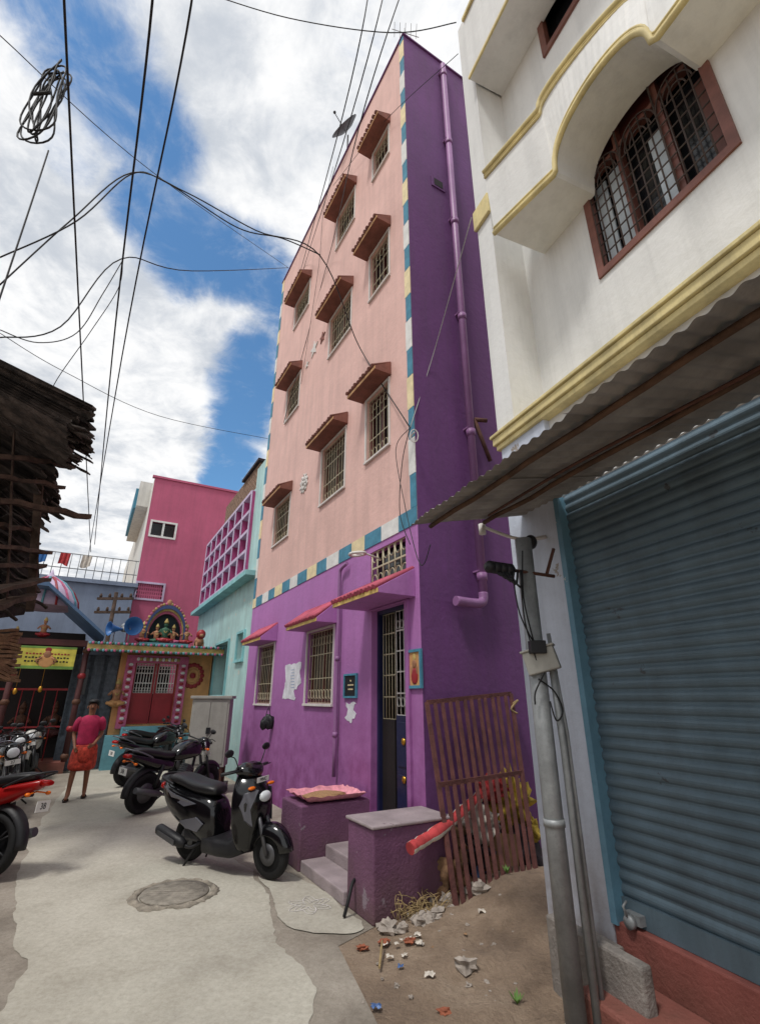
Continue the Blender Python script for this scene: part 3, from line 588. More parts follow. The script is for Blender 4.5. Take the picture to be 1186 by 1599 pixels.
n0=TF.hit(284,1000)[0]; n1=TF.hit(222,1000)[0]; nz0=ez+.12; nz1=TF.hit(252,948)[1]; nc=(n0+n1)/2; nr=(n1-n0)/2; nh=nz1-nz0
def archpts(r,h,n=18): return [(nc+r*math.cos(math.pi*k/n),nz0+h*.35+(h*.65)*math.sin(math.pi*k/n)) for k in range(n+1)]
m=MB()
for i,(q0,q1,mi) in enumerate(((1.0,.92,1),(.92,.87,0),(.87,.81,2))):
    o=archpts(nr*q0,nh*q0); p=archpts(nr*q1,nh*q1); P=[(o[0][0],nz0)]+o+[(o[-1][0],nz0),(p[-1][0],nz0)]+p[::-1]+[(p[0][0],nz0)]
    m.prism(P,'y',.15,.45-.06*i,mi)
for k in range(25):
    o=archpts(nr*1.03,nh*1.03,24)[k]; m.ball((o[0],.42,o[1]),.04,.03,.045,(3,0,2)[k%3],6)
m.ball((nc,.4,nz1+.06),.08,.06,.11,3,8)
nn=m.build('roof_niche',['temple_yellow','statue_blue','temple_pink','statue_skin'],tp)
o=archpts(nr*.81,nh*.81); m=MB(); m.prism([(nc+nr*.81,nz0)]+o+[(nc-nr*.81,nz0)],'y',.1,.16); m.build('niche_back','temple_green',nn)
m=MB(); m.box(n0-.1,n1+.1,.1,.62,nz0+.003,nz0+.12); m.build('niche_base','temple_cyan',nn)
for k,(dx,hh,sk,dr) in enumerate(((0,.72,'statue_green','temple_red'),(-.34,.56,'statue_skin','temple_pink'),(.34,.56,'statue_skin','statue_green'),(-.9,.6,'statue_skin','temple_red'),(.9,.6,'statue_skin','temple_red'))):
    m=MB(); figure(m,(nc+dx*nr/.75*.9,.38,nz0+.12),hh*nh/1.25); m.build('niche_statue',[sk,dr,'temple_yellow','ink'],tp)
for k,(px,py,fl,lab,hs_) in enumerate(((204,978,(-.3,.9,-.05),'large blue horn loudspeaker beside the temple roof niche',1.0),(180,982,(.9,.4,-.05),'smaller blue horn loudspeaker turned left, behind the larger one',.75))):
    q=TF.hit(px,py,.6); c=TF.w(q[0],.6,q[1]); t=thing('horn_loudspeaker',lab,'loudspeaker',c,TF.a,'horn loudspeakers on the temple roof'); t.scale=(hs_,)*3
    f_=V(fl).normalized(); m=MB(); m.lathe([(.04,-.28),(.06,-.15),(.11,0),(.17,.14),(.24,.2),(.25,.215),(.23,.2),(.15,.12),(.06,-.05),(.0,-.06)],(0,0,0),f_,24); m.build('horn','horn_blue',t)
    m=MB(); m.lathe([(0,-.4),(.1,-.4),(.1,-.26),(0,-.26)],(0,0,0),f_,14); m.build('driver_unit','galv',t)
    m=MB(); m.tube([(0,0,-.05),(0,-.05,-(q[1]-ez-.12)/hs_)],.02,6); m.build('bracket','galv',t)
q=TF.hit(311,1000,.3); m=MB(); x=q[0]; z=ez+.12
m.ball((x,.3,z+.22),.13,.28,.16,0,8); m.ball((x,.5,z+.42),.13,.12,.14,1,8); m.ball((x,.6,z+.38),.06,.07,.05,0,6)
for dx in (-.08,.08):
    for dy in (.12,.46): m.tube([(x+dx,dy,z+.2),(x+dx,dy+.02,z)],.04,6)
m.tube(sm3([(x,.05,z+.28),(x,-.08,z+.4),(x,-.02,z+.55)],4),.025,6,1)
m.build('roof_lion',['statue_skin','temple_red'],tp)
m=MB(); s0=tw[1]+.02; s1=TF.hit(110,1060)[0]; zt=TF.hit(150,1022)[1]; m.box(s0,s1,-.4,-.1,0,zt)
for i in range(9):
    for j in range(14): m.box(s0+.02+(s1-s0-.04)*i/9+.01,s0+.02+(s1-s0-.04)*(i+1)/9,-.1,-.085-.01*((i*7+j*3)%3),.8+(zt-.8)*j/14+.01,.8+(zt-.8)*(j+1)/14)
m.build('slate_wall','slate_tile',tp)
m=MB(); w_=prect(TF,121,1045,136,1085); m.box(w_[0],w_[1],-.08,-.03,w_[2],w_[3]); m.build('window','pane_dark',tp)
# ================================================================= LEFT SHRINE
LF=Frame(-7.6,13.2,R(209.8)); sh_=fthing('roadside_shrine','roadside shrine with yellow picture board and blue sheet roof','shrine',LF)
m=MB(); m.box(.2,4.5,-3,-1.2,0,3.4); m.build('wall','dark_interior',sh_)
m=MB(); m.box(.05,4.5,-3.0,.1,0,.25); m.build('plinth','red_oxide',sh_)
for k,x in enumerate((.08,1.55,3.2)):
    m=MB(); m.tube([(x,0,.25),(x,0,2.95)],.07,10)
    for j in range(5): m.lathe([(.07,0),(.095,.04),(.095,.09),(.07,.13)],(x,0,.3+j*.62),n=12,mi=1+j%2)
    m.build('pillar',['maroon_wall','statue_dark','temple_red'],sh_)
m=MB()
for k in range(16): x=.3+k*.25; m.tube([(x,-.5,.25),(x,-.5,1.9)],.012,5)
m.box(.2,4.4,-.52,-.48,1.88,1.93); m.box(.2,4.4,-.52,-.48,1.0,1.04); m.build('barred_front','temple_red',sh_)
r0=LF.hit(160,992)[0]; rz0=LF.hit(160,992)[1]; r1,rz1=LF.hit(78,920)
m=MB(); P=[(r0-.05,rz0),(r1,rz1+.1),(4.8,rz1+.25),(4.8,rz1+.15),(r1,rz1),(r0-.05,rz0-.08)]; m.prism(P,'y',-2.6,.45); m.build('sheet_roof','roof_blue',sh_)
m=MB(); m.box(.1,4.5,-.1,.1,2.95,3.1); m.build('front_beam','maroon_wall',sh_)
q=prect(LF,28,1010,118,1045); m=MB(); m.box(q[0],q[1],.12,.15,q[2],q[3],0); cx=(q[0]+q[1])/2
sg=m.build('picture_board','sign_yellow',sh_)
m=MB(); cz=(q[2]+q[3])/2; m.ball((cx,.152,cz-.08),.17,.006,.17,0,8); m.ball((cx,.156,cz+.08),.08,.008,.09,1,8); m.ball((cx,.153,cz+.19),.07,.006,.06,2,8)
for s in (-1,1): m.tube([(cx+s*.10,.153,cz+.0),(cx+s*.22,.153,cz-.06),(cx+s*.16,.153,cz-.15)],.022,5,1)
for s0_ in (q[0]+.14,q[1]-.55):
    for r_ in range(3):
        for j in range(6):
            xx=s0_+.07*j; m.box(xx,xx+.045,.15,.154,cz+.07-.09*r_,cz+.10-.09*r_+.01*(j%2),2 if r_==0 else 4)
m.box(q[0],q[1],.15,.154,q[2],q[2]+.07,3); m.box(q[0],q[1],.15,.154,q[3]-.05,q[3],3); m.build('printed_figure',['temple_orange','statue_skin','temple_red','sign_green','ink'],sg)
q=LF.hit(95,935,-.6); m=MB(); 
m.lathe([(.8,0),(.76,.2),(.62,.45),(.4,.68),(.14,.82),(.05,.95),(0,1.1)],(q[0]+.35,-.8,q[1]-.25),n=24)
for k in range(16):
    an=2*math.pi*k/16; pts=[(q[0]+.35+r*math.cos(an),-.8+r*math.sin(an),q[1]-.25+z) for r,z in ((.81,0),(.77,.2),(.63,.45),(.41,.68),(.14,.83))]; m.tube(pts,.03,6,1+k%3)
m.build('striped_dome',['lattice_white','temple_pink','temple_cyan','temple_red'],sh_)
for k,(px,py) in enumerate(((68,985),(22,1000))):
    q=LF.hit(px,py,.0); m=MB(); figure(m,(q[0],-.1,q[1]-.15),.5); m.build('gable_statue',['statue_dark' if k else 'statue_skin','temple_red','temple_yellow','ink'],sh_)
for k,(px,py) in enumerate(((40,1090),(92,1085))):
    q=LF.hit(px,py,-.8); m=MB(); figure(m,(q[0],-.9,.75),.85); m.build('inner_statue',['statue_dark','maroon_wall','statue_dark','ink'],sh_)
for k in range(3):
    m=MB(); m.ball((.9+.5*k,.05,1.9-.05*k),.05,.05,.08,0,8); m.tube([(.9+.5*k,.05,1.95),(.9+.5*k,.05,2.9)],.006,4); m.build('hanging_lamp','brass',sh_)
c=at(150,1090,16.2); t=thing('utility_pole','distant utility pole with short crossarms against the blue grey house','utility pole',(c.x,c.y,0))
m=MB(); zt=at(150,925,16.2).z; m.tube([(0,0,0),(0,0,zt)],[.09,.06],8); m.build('post','wood_dark',t)
for dz in (.25,.7):
    m=MB(); m.box(-.6,.6,-.04,.04,zt-dz,zt-dz+.08)
    for x in (-.5,-.2,.2,.5): m.lathe([(.04,0),(.05,.05),(.03,.12),(0,.14)],(x,0,zt-dz+.08),n=8)
    m.build('crossarm','wood_dark',t)
# ================================================================= LEFT TIMBER SHACK
sk=thing('timber_shack','collapsing weathered brown timber upper storey with ragged rotten roof edge at left','shack',(-4.6,6.2,0))
SO=V((-4.6,6.2,0))
def P3(px,py,Y): return at(px,py,Y)
rnd=random.Random(5)
def plank(m,a,b,w,th,jag=.35,n=9,bend=.05):
    a,b=V(a)-SO,V(b)-SO; d=(b-a).normalized(); s=d.cross(V((0,0,1))).normalized()*w/2; u=V((0,0,th/2)); rs=[]
    for k in range(n):
        p=a+(b-a)*k/(n-1); q=1+jag*noise.noise(p*6); o=V((0,0,bend*noise.noise(p*5+V((4,0,0))))); rs.append([p+s*q+u+o,p-s*q+u+o,p-s*q-u+o,p+s*q-u+o])
    m.rings(rs,0,False)
def ragsheet(m,a,b,back,n=40,th=.03,jit=.16,seed=0):
    a,b=V(a)-SO,V(b)-SO; back=V(back); top=[];
    for i in range(n+1):
        t_=i/n; p=a+(b-a)*t_; j=jit*(noise.noise(V((t_*9,seed,0)))+.6*noise.noise(V((t_*31,seed,2)))); dz=.05*noise.noise(V((t_*7,seed,5)))
        dirn=back.normalized()
        e=p-dirn*j+V((0,0,dz-.05*abs(noise.noise(V((t_*23,seed,7))))))
        top.append([e,p+back*.35+V((0,0,.04*noise.noise(V((t_*12,seed,9))))),p+back])
    vs=[]; 
    for r in top: vs+=r+[q-V((0,0,th)) for q in r]
    fs=[]
    for i in range(n):
        A=i*6; B=(i+1)*6
        fs+=[(A,B,B+1,A+1),(A+1,B+1,B+2,A+2),(A+3,A+4,B+4,B+3),(A+4,A+5,B+5,B+4),(A,A+3,B+3,B)]
    m.add(vs,fs)
m=MB()
for L_ in range(5):
    z=4.90-L_*.06; x0=-3.36-.07*L_+.06*math.sin(L_*2.1)
    ragsheet(m,(x0,4.85,z),(x0-.57*1.1,5.95,z-.03),(-2.6,0,1.35),26,.03,.15,L_*3.7)
for L_ in range(5):
    z=4.72-L_*.07; x0=-4.42-.06*L_+.06*math.sin(L_*1.7)
    ragsheet(m,(x0,5.9,z),(x0-.57*1.9,7.8,z-.05),(-2.2,0,1.2),30,.03,.2,L_*5.1+2)
for k in range(16):
    Y=4.95+k*.07; X=-3.45-.57*(Y-5); tip=V((X+rnd.uniform(-.12,.10),Y,4.78-rnd.uniform(0,.25))); plank(m,tip+V((-1.2,rnd.uniform(-.1,.1),.62)),tip,rnd.uniform(.05,.12),.02,.6)
m.build('rotten_roof','thatch_dark',sk)
for (p,q,w,th) in (((140,808,6.6),(-60,770,5.2),.09,.07),((116,728,6.3),(-60,700,4.9),.09,.06),((100,760,6.3),(-60,735,4.9),.07,.05),((66,680,6.0),(48,950,6.6),.11,.10),((22,680,5.6),(12,930,5.8),.11,.10),((74,862,6.6),(-40,850,5.1),.14,.05),((62,885,6.5),(-40,880,5.1),.16,.05),((70,905,6.5),(-40,930,5.1),.16,.05),((50,930,6.4),(-30,950,5.2),.14,.06),((58,830,6.5),(-40,815,5.2),.1,.05)):
    m=MB(); plank(m,P3(*q),P3(*p),w,th); m.build('beam','wood_dark',sk)
m=MB()
bp=[P3(-140,590,5.2),P3(52,680,7.4),P3(58,800,7.4),P3(62,900,7.4),P3(38,960,7.4),P3(-140,985,5.6)]; m.add([V(p)-SO for p in bp],[list(range(6))]); m.build('back_wall','shack_inner',sk)
m=MB()
for k in range(46):
    t_=k/45; p=P3(2+66*t_,720+rnd.uniform(-20,220),6.8); plank(m,p+V((-.35,-.3,.15)),p+V((rnd.uniform(-.1,.04),.1,-rnd.uniform(.05,.25))),rnd.uniform(.1,.24),.02,.8)
m.build('torn_sheeting','thatch_dark',sk)
m=MB() 
for k in range(14):
    a=P3(-30,985+k*5,6.8); b=P3(32-rnd.uniform(0,12),985+k*6,7.2); plank(m,a,b,.2,.04,.5)
m.xf(Matrix.Translation(SO)); tag(m.build('thatch_panel','thatch_tan',base=True),'tan thatch matting hanging below the dark shack at the left edge','thatch')
m=MB(); fr=HF; o=[fr.w(-4,5.9),fr.w(6.0,5.9),fr.w(6.0,6.1),fr.w(-4,6.1)]
m.add([V((p.x,p.y,0))-SO for p in o]+[V((p.x,p.y,3.2))-SO for p in o],[(0,1,5,4),(1,2,6,5),(2,3,7,6),(3,0,4,7),(4,5,6,7)]); m.build('lower_wall','maroon_wall',sk)
# ================================================================= WHITE SHOP BUILDING
wb=fthing('shop_building','white shop building with pale yellow mouldings, arched window and blue roller shutter','building',WF)
y_r=-.38; FL=(.40,.66)
zf0=WF.hit(808,684)[1]; WT=11
m=MB(); m.box(.05,.66,-2.5,0,0,zf0+.02,0); m.build('ground_pier','pier_wall',wb,.01)
m=MB()
m.box(FL[0],FL[1],-2.5,.02,zf0+.023,WT,0)
AW=(-1.71,-.475,5.18,6.45,6.87)
uz=WF.hit(850,92,y_r)[1]; us1=WF.hit(850,92,y_r)[0]; us0=WF.hit(900,45,y_r)[0]; uw=(us0-.3,us1,uz,uz+1.3)
wall_cells(m,-6,FL[0],zf0,WT,[(AW[0],AW[1],AW[2],AW[4]),uw],y_r,.14)
cxw=(AW[0]+AW[1])/2; rw_=(AW[1]-AW[0])/2; ri=AW[4]-AW[3]
def warch(f,n=12,rr=1): return [(cxw+f*rw_*rr*math.cos(k*math.pi/2/n),AW[3]+ri*rr*math.sin(k*math.pi/2/n)) for k in range(n+1)]
for sg_ in (-1,1): m.prism([(cxw+sg_*rw_,AW[4])]+warch(sg_),'y',y_r-.14,y_r-.001)
m.box(-6,.05,-.5,-.06,3.24,zf0,0)
m.build('wall','white_wall',wb)
m=MB(); m.box(-6,FL[1]+.03,y_r,.03,zf0-.0,zf0+.05,0)
m.box(-6,FL[1]+.05,-.05,.055,zf0+.053,zf0+.13,0); m.box(-6,FL[1]+.07,-.05,.075,zf0+.133,zf0+.165,0); m.box(-6,FL[1]+.04,-.05,.045,zf0+.168,zf0+.19,0)
m.build('floor_moulding','yellow_trim',wb,.006)
low=[(.10,.245,6.1),(-.25,.17,6.1),(-.60,.09,6.1)]
for k in range(0,25):
    a_=math.pi*k/24; low.append((-1.12+.50*math.cos(a_),.08,6.14+.42*math.sin(a_)**.8))
low+=[(-1.66,.08,6.1),(-6,.08,6.1)]
up=[]
for (s_,o_,z_0) in low:
    t_=min(1,max(0,(.10-s_)/1.6)); bulge=max(0,z_0-6.1)*.45
    up.append((s_,.29-.33*t_ if t_<1 else -.05,6.98+bulge))
m=MB(); n=len(low)
for i in range(n-1):
    a,b,c,d=low[i],low[i+1],up[i+1],up[i]
    m.add([a,b,c,d,(a[0],y_r,a[2]),(b[0],y_r,b[2]),(c[0],y_r,c[2]),(d[0],y_r,d[2])],[(0,1,2,3),(0,1,5,4),(3,2,6,7)])
a,d=low[0],up[0]; m.add([a,d,(d[0],y_r,d[2]),(a[0],y_r,a[2])],[(0,1,2,3)])
arch=m.build('arched_sunshade','white_wall',wb)
m=MB()
def off(P,do,dz): return [(p[0],p[1]+do,p[2]+dz) for p in P]
m.tube(off(low,.012,.0),.025,8); m.tube(off(low,.006,.078),.014,8); m.tube(off(low,.01,.045),.010,6)
m.tube(off(up,.012,0),.027,8); m.tube(off(up,.006,-.078),.014,8); m.tube(off(up,.01,-.045),.010,6); m.build('sunshade_moulding','yellow_trim',arch)
q=WF.hit(752,330,.02); m=MB(); m.box(FL[0]-.02,FL[1]+.02,.02,.06,q[1]-.2,q[1]+.1); m.build('fin_block','yellow_trim',wb,.01)
z2=WF.hit(745,100,.12)[1]; z3=WF.hit(722,35,.12)[1]; m=MB(); m.box(-6,.38,y_r,.12,z2,z3); f=m.build('upper_sunshade','white_wall',wb)
m=MB(); m.box(-6,.385,.12,.145,z2-.01,z2+.045); m.box(-6,.385,.12,.155,z3-.05,z3+.02); m.build('sunshade_moulding','yellow_trim',f,.008)
a,b,c,d,e_=AW; fw=.07; y0,y1=y_r-.05,y_r+.02; m=MB()
m.box(a,b,y0,y1,c,c+fw); m.box(a,a+fw,y0,y1,c+fw,d); m.box(b-fw,b,y0,y1,c+fw,d)
for sg_ in (-1,1):
    o=warch(sg_); i_=[(cxw+sg_*(rw_-fw)*math.cos(k*math.pi/24),AW[3]+(ri-fw)*math.sin(k*math.pi/24)) for k in range(13)]
    m.prism(o+i_[::-1],'y',y0,y1)
for q in (-.33,.33): m.box(cxw+q*rw_-.025,cxw+q*rw_+.025,y0-.03,y0+.03,c+fw,d+ri*.8)
m.box(a+fw,b-fw,y0-.03,y0+.035,d-.12,d-.07)
w=m.build('arched_window','brown_window',wb)
m=MB(); m.prism([(a+fw,d-.07)]+[(cxw-(rw_-fw)*math.cos(k*math.pi/12),AW[3]+(ri-fw)*math.sin(k*math.pi/12)) for k in range(13)]+[(b-fw,d-.07)],'y',y0-.05,y0-.04); m.build('fanlight_panel','maroon_wood',w)
m=MB(); yg=y_r+.0; gx0,gx1=a+fw,b-fw; third=(gx1-gx0)/3
for p_i in range(3):
    ax=gx0+third*p_i; 
    for k in range(1,5): x=ax+third*k/5; u=abs((x-ax)/third-.5)*2; m.tube([(x,yg,c+fw),(x,yg,d-.30+.26*math.sqrt(max(0,1-u*u)))],.007,5)
    for rr in (1,.72,.44):
        m.tube([(ax+third*.5+third*.5*rr*math.cos(t_*math.pi/14),yg,d-.30+.26*rr*math.sin(t_*math.pi/14)) for t_ in range(15)],.007,5)
    m.tube([(ax,yg,c+fw),(ax,yg,d+.1)],.009,5)
m.tube([(gx1,yg,c+fw),(gx1,yg,d+.0)],.009,5)
for k in range(1,8):
    z=c+fw+(d-.30-c-fw)*k/7; m.tube([(gx0,yg,z),(gx1,yg,z)],.007,5)
m.build('grille','grille_dark',w)
m=MB(); m.box(a,b,y_r-.16,y_r-.135,c,e_); m.build('window_interior','pane_dark',w)
for x0,x1,zz in ((.40,.62,.20),(.68,.90,.20),(-.26,-.04,.3)):
    m=MB(); m.box(cxw+rw_*x0,cxw+rw_*x1,y_r-.10,y_r-.085,c+fw,d-zz); m.build('pane','pane_sky_reflection',w)
m=MB(); m.box(cxw-rw_*.90,cxw-rw_*.70,y_r-.10,y_r-.085,c+fw,d-.28); m.build('open_casement','brown_window',w)
a,b,c,d=uw; m=MB(); m.box(a,b,y_r-.04,y_r+.03,c,c+.08); m.box(b-.08,b,y_r-.04,y_r+.03,c+.08,d); m.box(a,a+.08,y_r-.04,y_r+.03,c+.08,d); w=m.build('upper_window','brown_window',wb)
m=MB(); m.box(a,b,y_r-.16,y_r-.12,c,d); m.build('pane','pane_dark',w)
z0=.45; z1=3.23; m=MB(); prof=[]; ns=36; p_=(z1-z0-.12)/ns
for k in range(ns):
    zz=z0+.12+k*p_
    for j in range(6): prof.append((-.07+.016*math.sin(math.pi*j/5)**.8 if 0<j<5 else -.07,zz+p_*j/6))
prof.append((-.07,z1))
vs=[]; NX=24
for (y,z) in prof:
    for i in range(NX+1):
        x=-5.5*i/NX; vs.append((x,y+.007*noise.noise(V((x*1.3,z*1.7,0))),z+.005*noise.noise(V((x*2,z*.6,5)))))
fs=[(r*(NX+1)+i,r*(NX+1)+i+1,(r+1)*(NX+1)+i+1,(r+1)*(NX+1)+i) for r in range(len(prof)-1) for i in range(NX)]
m.add(vs,fs,0,False); m.box(-5.5,0,-.09,-.045,z0,z0+.12)
sh2=m.build('roller_shutter','shutter_blue',wb)
m=MB(); m.box(0,.05,-.1,.015,z0-.02,z1-.02); m.build('shutter_guide','guide_blue',sh2)
m=MB()
m.box(-.16,-.05,-.045,.0,z0+.02,z0+.07); m.lathe([(0,0),(.035,0),(.035,.03),(0,.03)],(-.1,0,z0+.03),(0,1,0),12); m.tube([(-.1,.03,z0+.06),(-.1,.05,z0+.11),(-.1,.02,z0+.13)],.008,6); m.build('padlock','galv',sh2)
m=MB(); m.box(-6,.045,-.5,.0,0,z0-.003); m.build('red_plinth','red_oxide',wb,.01)
m=MB(); m.box(-6,-.02,.003,.40,0,.22); m.build('doorstep','red_oxide',wb,.02)
# corrugated awning
aw=fthing('corrugated_awning','weathered grey corrugated metal awning on wooden battens above the blue shutter','awning',WF)
wx=lambda p:((p-WF.o).dot(WF.X),(p-WF.o).dot(WF.Y))
tip=CAM+ray(640,820)*(1.27/ray(640,820).z); tx,ty=wx(tip); tz=tip.z
Lx=6.0
for si in range(7):
    xa=tx-si*.86; n=92; m=MB(); vs=[]; tilt=.004*math.sin(si*2.7); jo=.02*math.sin(si*4.1)
    for i in range(n+1):
        x=xa-.92*i/n; zz=.008*math.sin(2*math.pi*x/.085)+.010*noise.noise(V((x*2,0,3)))
        for q_ in (0,.33,.66,1): vs.append((x,ty*q_+(jo+.015*noise.noise(V((x*3,si,0))) if q_==1 else 0),3.2+si%2*.006+(tz-3.2)*q_+zz+tilt*q_+.012*noise.noise(V((x*1.5,q_*4,3)))))
    fs=[]
    for i in range(n):
        for k in range(3): a=i*4+k; fs.append((a,a+1,a+5,a+4))
    m.add(vs,fs,0,True); m.build('metal_sheet','steel_sheet',aw)
for yy_,zz_ in ((ty*.86,3.2+(tz-3.2)*.86-.03),(ty*.40,3.2+(tz-3.2)*.40-.035)):
    m=MB(); m.tube([(tx-.05-Lx*k/30,yy_+.02*noise.noise(V((k*.4,yy_,0))),zz_-.008+.012*noise.noise(V((k*.5,0,yy_)))) for k in range(30)],.018,7); m.build('batten','wood_old',aw)
m=MB(); m.tube(sm3([(tx-.35,ty*.55,3.0),(tx-1.2,ty*.5,3.05),(tx-2.4,ty*.45,3.04),(tx-3.6,ty*.45,3.06)],8),.010,6); m.xf(WF.M()); tag(m.build('cable','rusty',base=True),'brown sagging cable running along under the corrugated awning','cable')
m=MB(); a=at(752,822,3.9); b=at(812,842,3.75); c_=at(862,835,3.8); m.tube(sm3([a,b,c_],5),.014,7); m.tube([a+V((0,0,.02)),a+V((.0,.0,-.07))],.03,8); tag(m.build('lamp_bracket','white_frame',base=True),'white metal arm bracket under the tip of the corrugated awning','bracket')
# ================================================================= POLE
pc=at(843,1090,3.3); t=thing('steel_pole','grey steel service pole with bracket and meter box before the shop','pole',(pc.x,pc.y,0))
pt=at(815,842,3.3).z
m=MB(); m.tube([(0,0,0),(0,0,pt)],.056,20); m.tube([(0,0,1.0),(0,0,1.04)],.062,20); m.build('post','galv',t)
m=MB(); m.tube([(.1,-.03,0),(.1,-.03,1.4),(.085,-.03,2.0)],.022,8); m.build('conduit','galv',t); m=MB(); m.tube([(.15,.0,0),(.14,0,1.5),(.1,0,2.1)],.014,8); m.build('conduit','galv',t)
bc=at(845,1032,3.25)-V((pc.x,pc.y,0)); m=MB(); m.box(-.10,.10,-.05,.05,-.07,.07); m.box(-.11,.11,-.06,.06,.07,.085); m.xf(Matrix.Translation(bc)@Matrix.Rotation(R(-25),4,'Z')@Matrix.Rotation(R(-14),4,'Y')); m.build('meter_box','cabinet_grey',t,.008)
bc=at(838,1008,3.2)-V((pc.x,pc.y,0)); m=MB(); m.box(-.05,.05,-.03,.03,-.05,.03); m.xf(Matrix.Translation(bc)); m.build('fuse_unit','black_plastic',t,.005)
m=MB(); b1=at(770,886,3.2)-V((pc.x,pc.y,0)); b2=at(865,900,3.3)-V((pc.x,pc.y,0)); m.tube([b1,b2],.012,6); m.tube([b2+V((-.05,0,.02)),b2+V((.02,0,.2))],.012,6); m.build('crossarm','rusty',t)
m=MB()
for k in range(4): p=b1+(b2-b1)*(k*.1-.05); m.lathe([(.02,-.04),(.042,-.02),(.042,.02),(.02,.04)],p,(b2-b1),10)
for k in range(5): m.tube(sm3([b1+V((.02*k,0,0)),b1+V((.04+.03*k,-.02,-.06-.02*k)),b1+V((.1+.02*k,0,-.02))],4),.008,5)
m.build('insulator','black_plastic',t)
for s_,e_ in (((800,900),(836,1010)),((812,895),(840,1040)),((850,1050),(835,1100)),((815,860),(832,1000))):
    a=at(*s_,3.2)-V((pc.x,pc.y,0)); b=at(*e_,3.22)-V((pc.x,pc.y,0)); m=MB(); m.tube(sm3([a,(a+b)/2+V((-.03,0,-.02)),b],5),.005,5); m.build('service_wire','wire_black',t)
m=MB(); m.tube(sm3([at(x,y,3.24)-V((pc.x,pc.y,0)) for x,y in ((840,1060),(865,1080),(878,1110),(868,1125),(858,1095))],6),.005,5); m.build('service_wire','wire_black',t)
c=WF.hit(852,840,.12); cw=WF.w(.2,.16,c[1]); t=thing('security_camera','small black security camera under the awning end beside the pole','camera',cw,WF.a)
m=MB(); m.ball((0,0,0),.05,.05,.06,0,10); m.build('housing','black_plastic',t); m=MB(); m.ball((0,.04,-.01),.025,.02,.025,0,8); m.build('lens','black_gloss',t); m=MB(); m.tube([(0,-.0,.02),(0,-.16,.06)],.015,6); m.build('bracket','white_frame',t)
kb0=at(832,1090,3.75); m=MB(); m.box(-.13,-.05,-.62,.10,0,.42); m.box(-.05,.10,-.30,.02,0,.36)
m.xf(Matrix.Translation((kb0.x+.10,kb0.y,0))@Matrix.Rotation(WF.a-R(90),4,'Z')); tag(m.build('concrete_stub','concrete_block',None,.015,base=True),'low grey concrete stub wall at the foot of the steel pole','wall')
# ================================================================= LEANING GATE
bl=gp(713,1425,.05); br=gp(838,1376,.12)
def sidew(px,py,off):
    o=HF.o-HF.X*off; n=HF.X; d=ray(px,py); return CAM+d*((o-CAM).dot(n)/d.dot(n))
tl=sidew(666,1097,.12); trr=sidew(797,1083,.08)
t=thing('leaning_gate','rusty maroon barred metal gate leaning against the dark purple flank wall','gate',bl)
O=V(bl); lp_=lambda u,v:(bl*(1-u)*(1-v)+br*u*(1-v)+tl*(1-u)*v+trr*u*v)-O
wd=(br-bl).normalized()
def flatbar(m,a,b,w,th):
    d=(b-a).normalized(); s=(wd-d*wd.dot(d))
    if s.length<.3: s=V((0,0,1))-d*d.z
    s=s.normalized()*w/2; nn_=d.cross(s).normalized()*th/2
    m.rings([[p+s+nn_,p-s+nn_,p-s-nn_,p+s-nn_] for p in (a,b)],0,False)
m=MB()
for u0,v0,u1,v1 in ((0,0,1,0),(0,1,1,1),(0,.55,1,.52)): flatbar(m,lp_(u0,v0),lp_(u1,v1),.045,.02)
for u in (0,1): flatbar(m,lp_(u,0),lp_(u,1),.045,.022)
m.build('frame','rust_maroon',t); m=MB()
for k in range(1,12): flatbar(m,lp_(k/12,.0),lp_(k/12+.006*math.sin(k*3),1),.042 if k!=4 else .05,.012)
m.build('bars','rust_maroon',t)
m=MB(); p=lp_(1,.93); m.tube(sm3([p,p+V((.06,-.03,.04)),p+V((-.03,-.05,-.05)),p+V((.04,-.03,-.1))],5),.012,6); m.build('cloth_tie','straw',t)
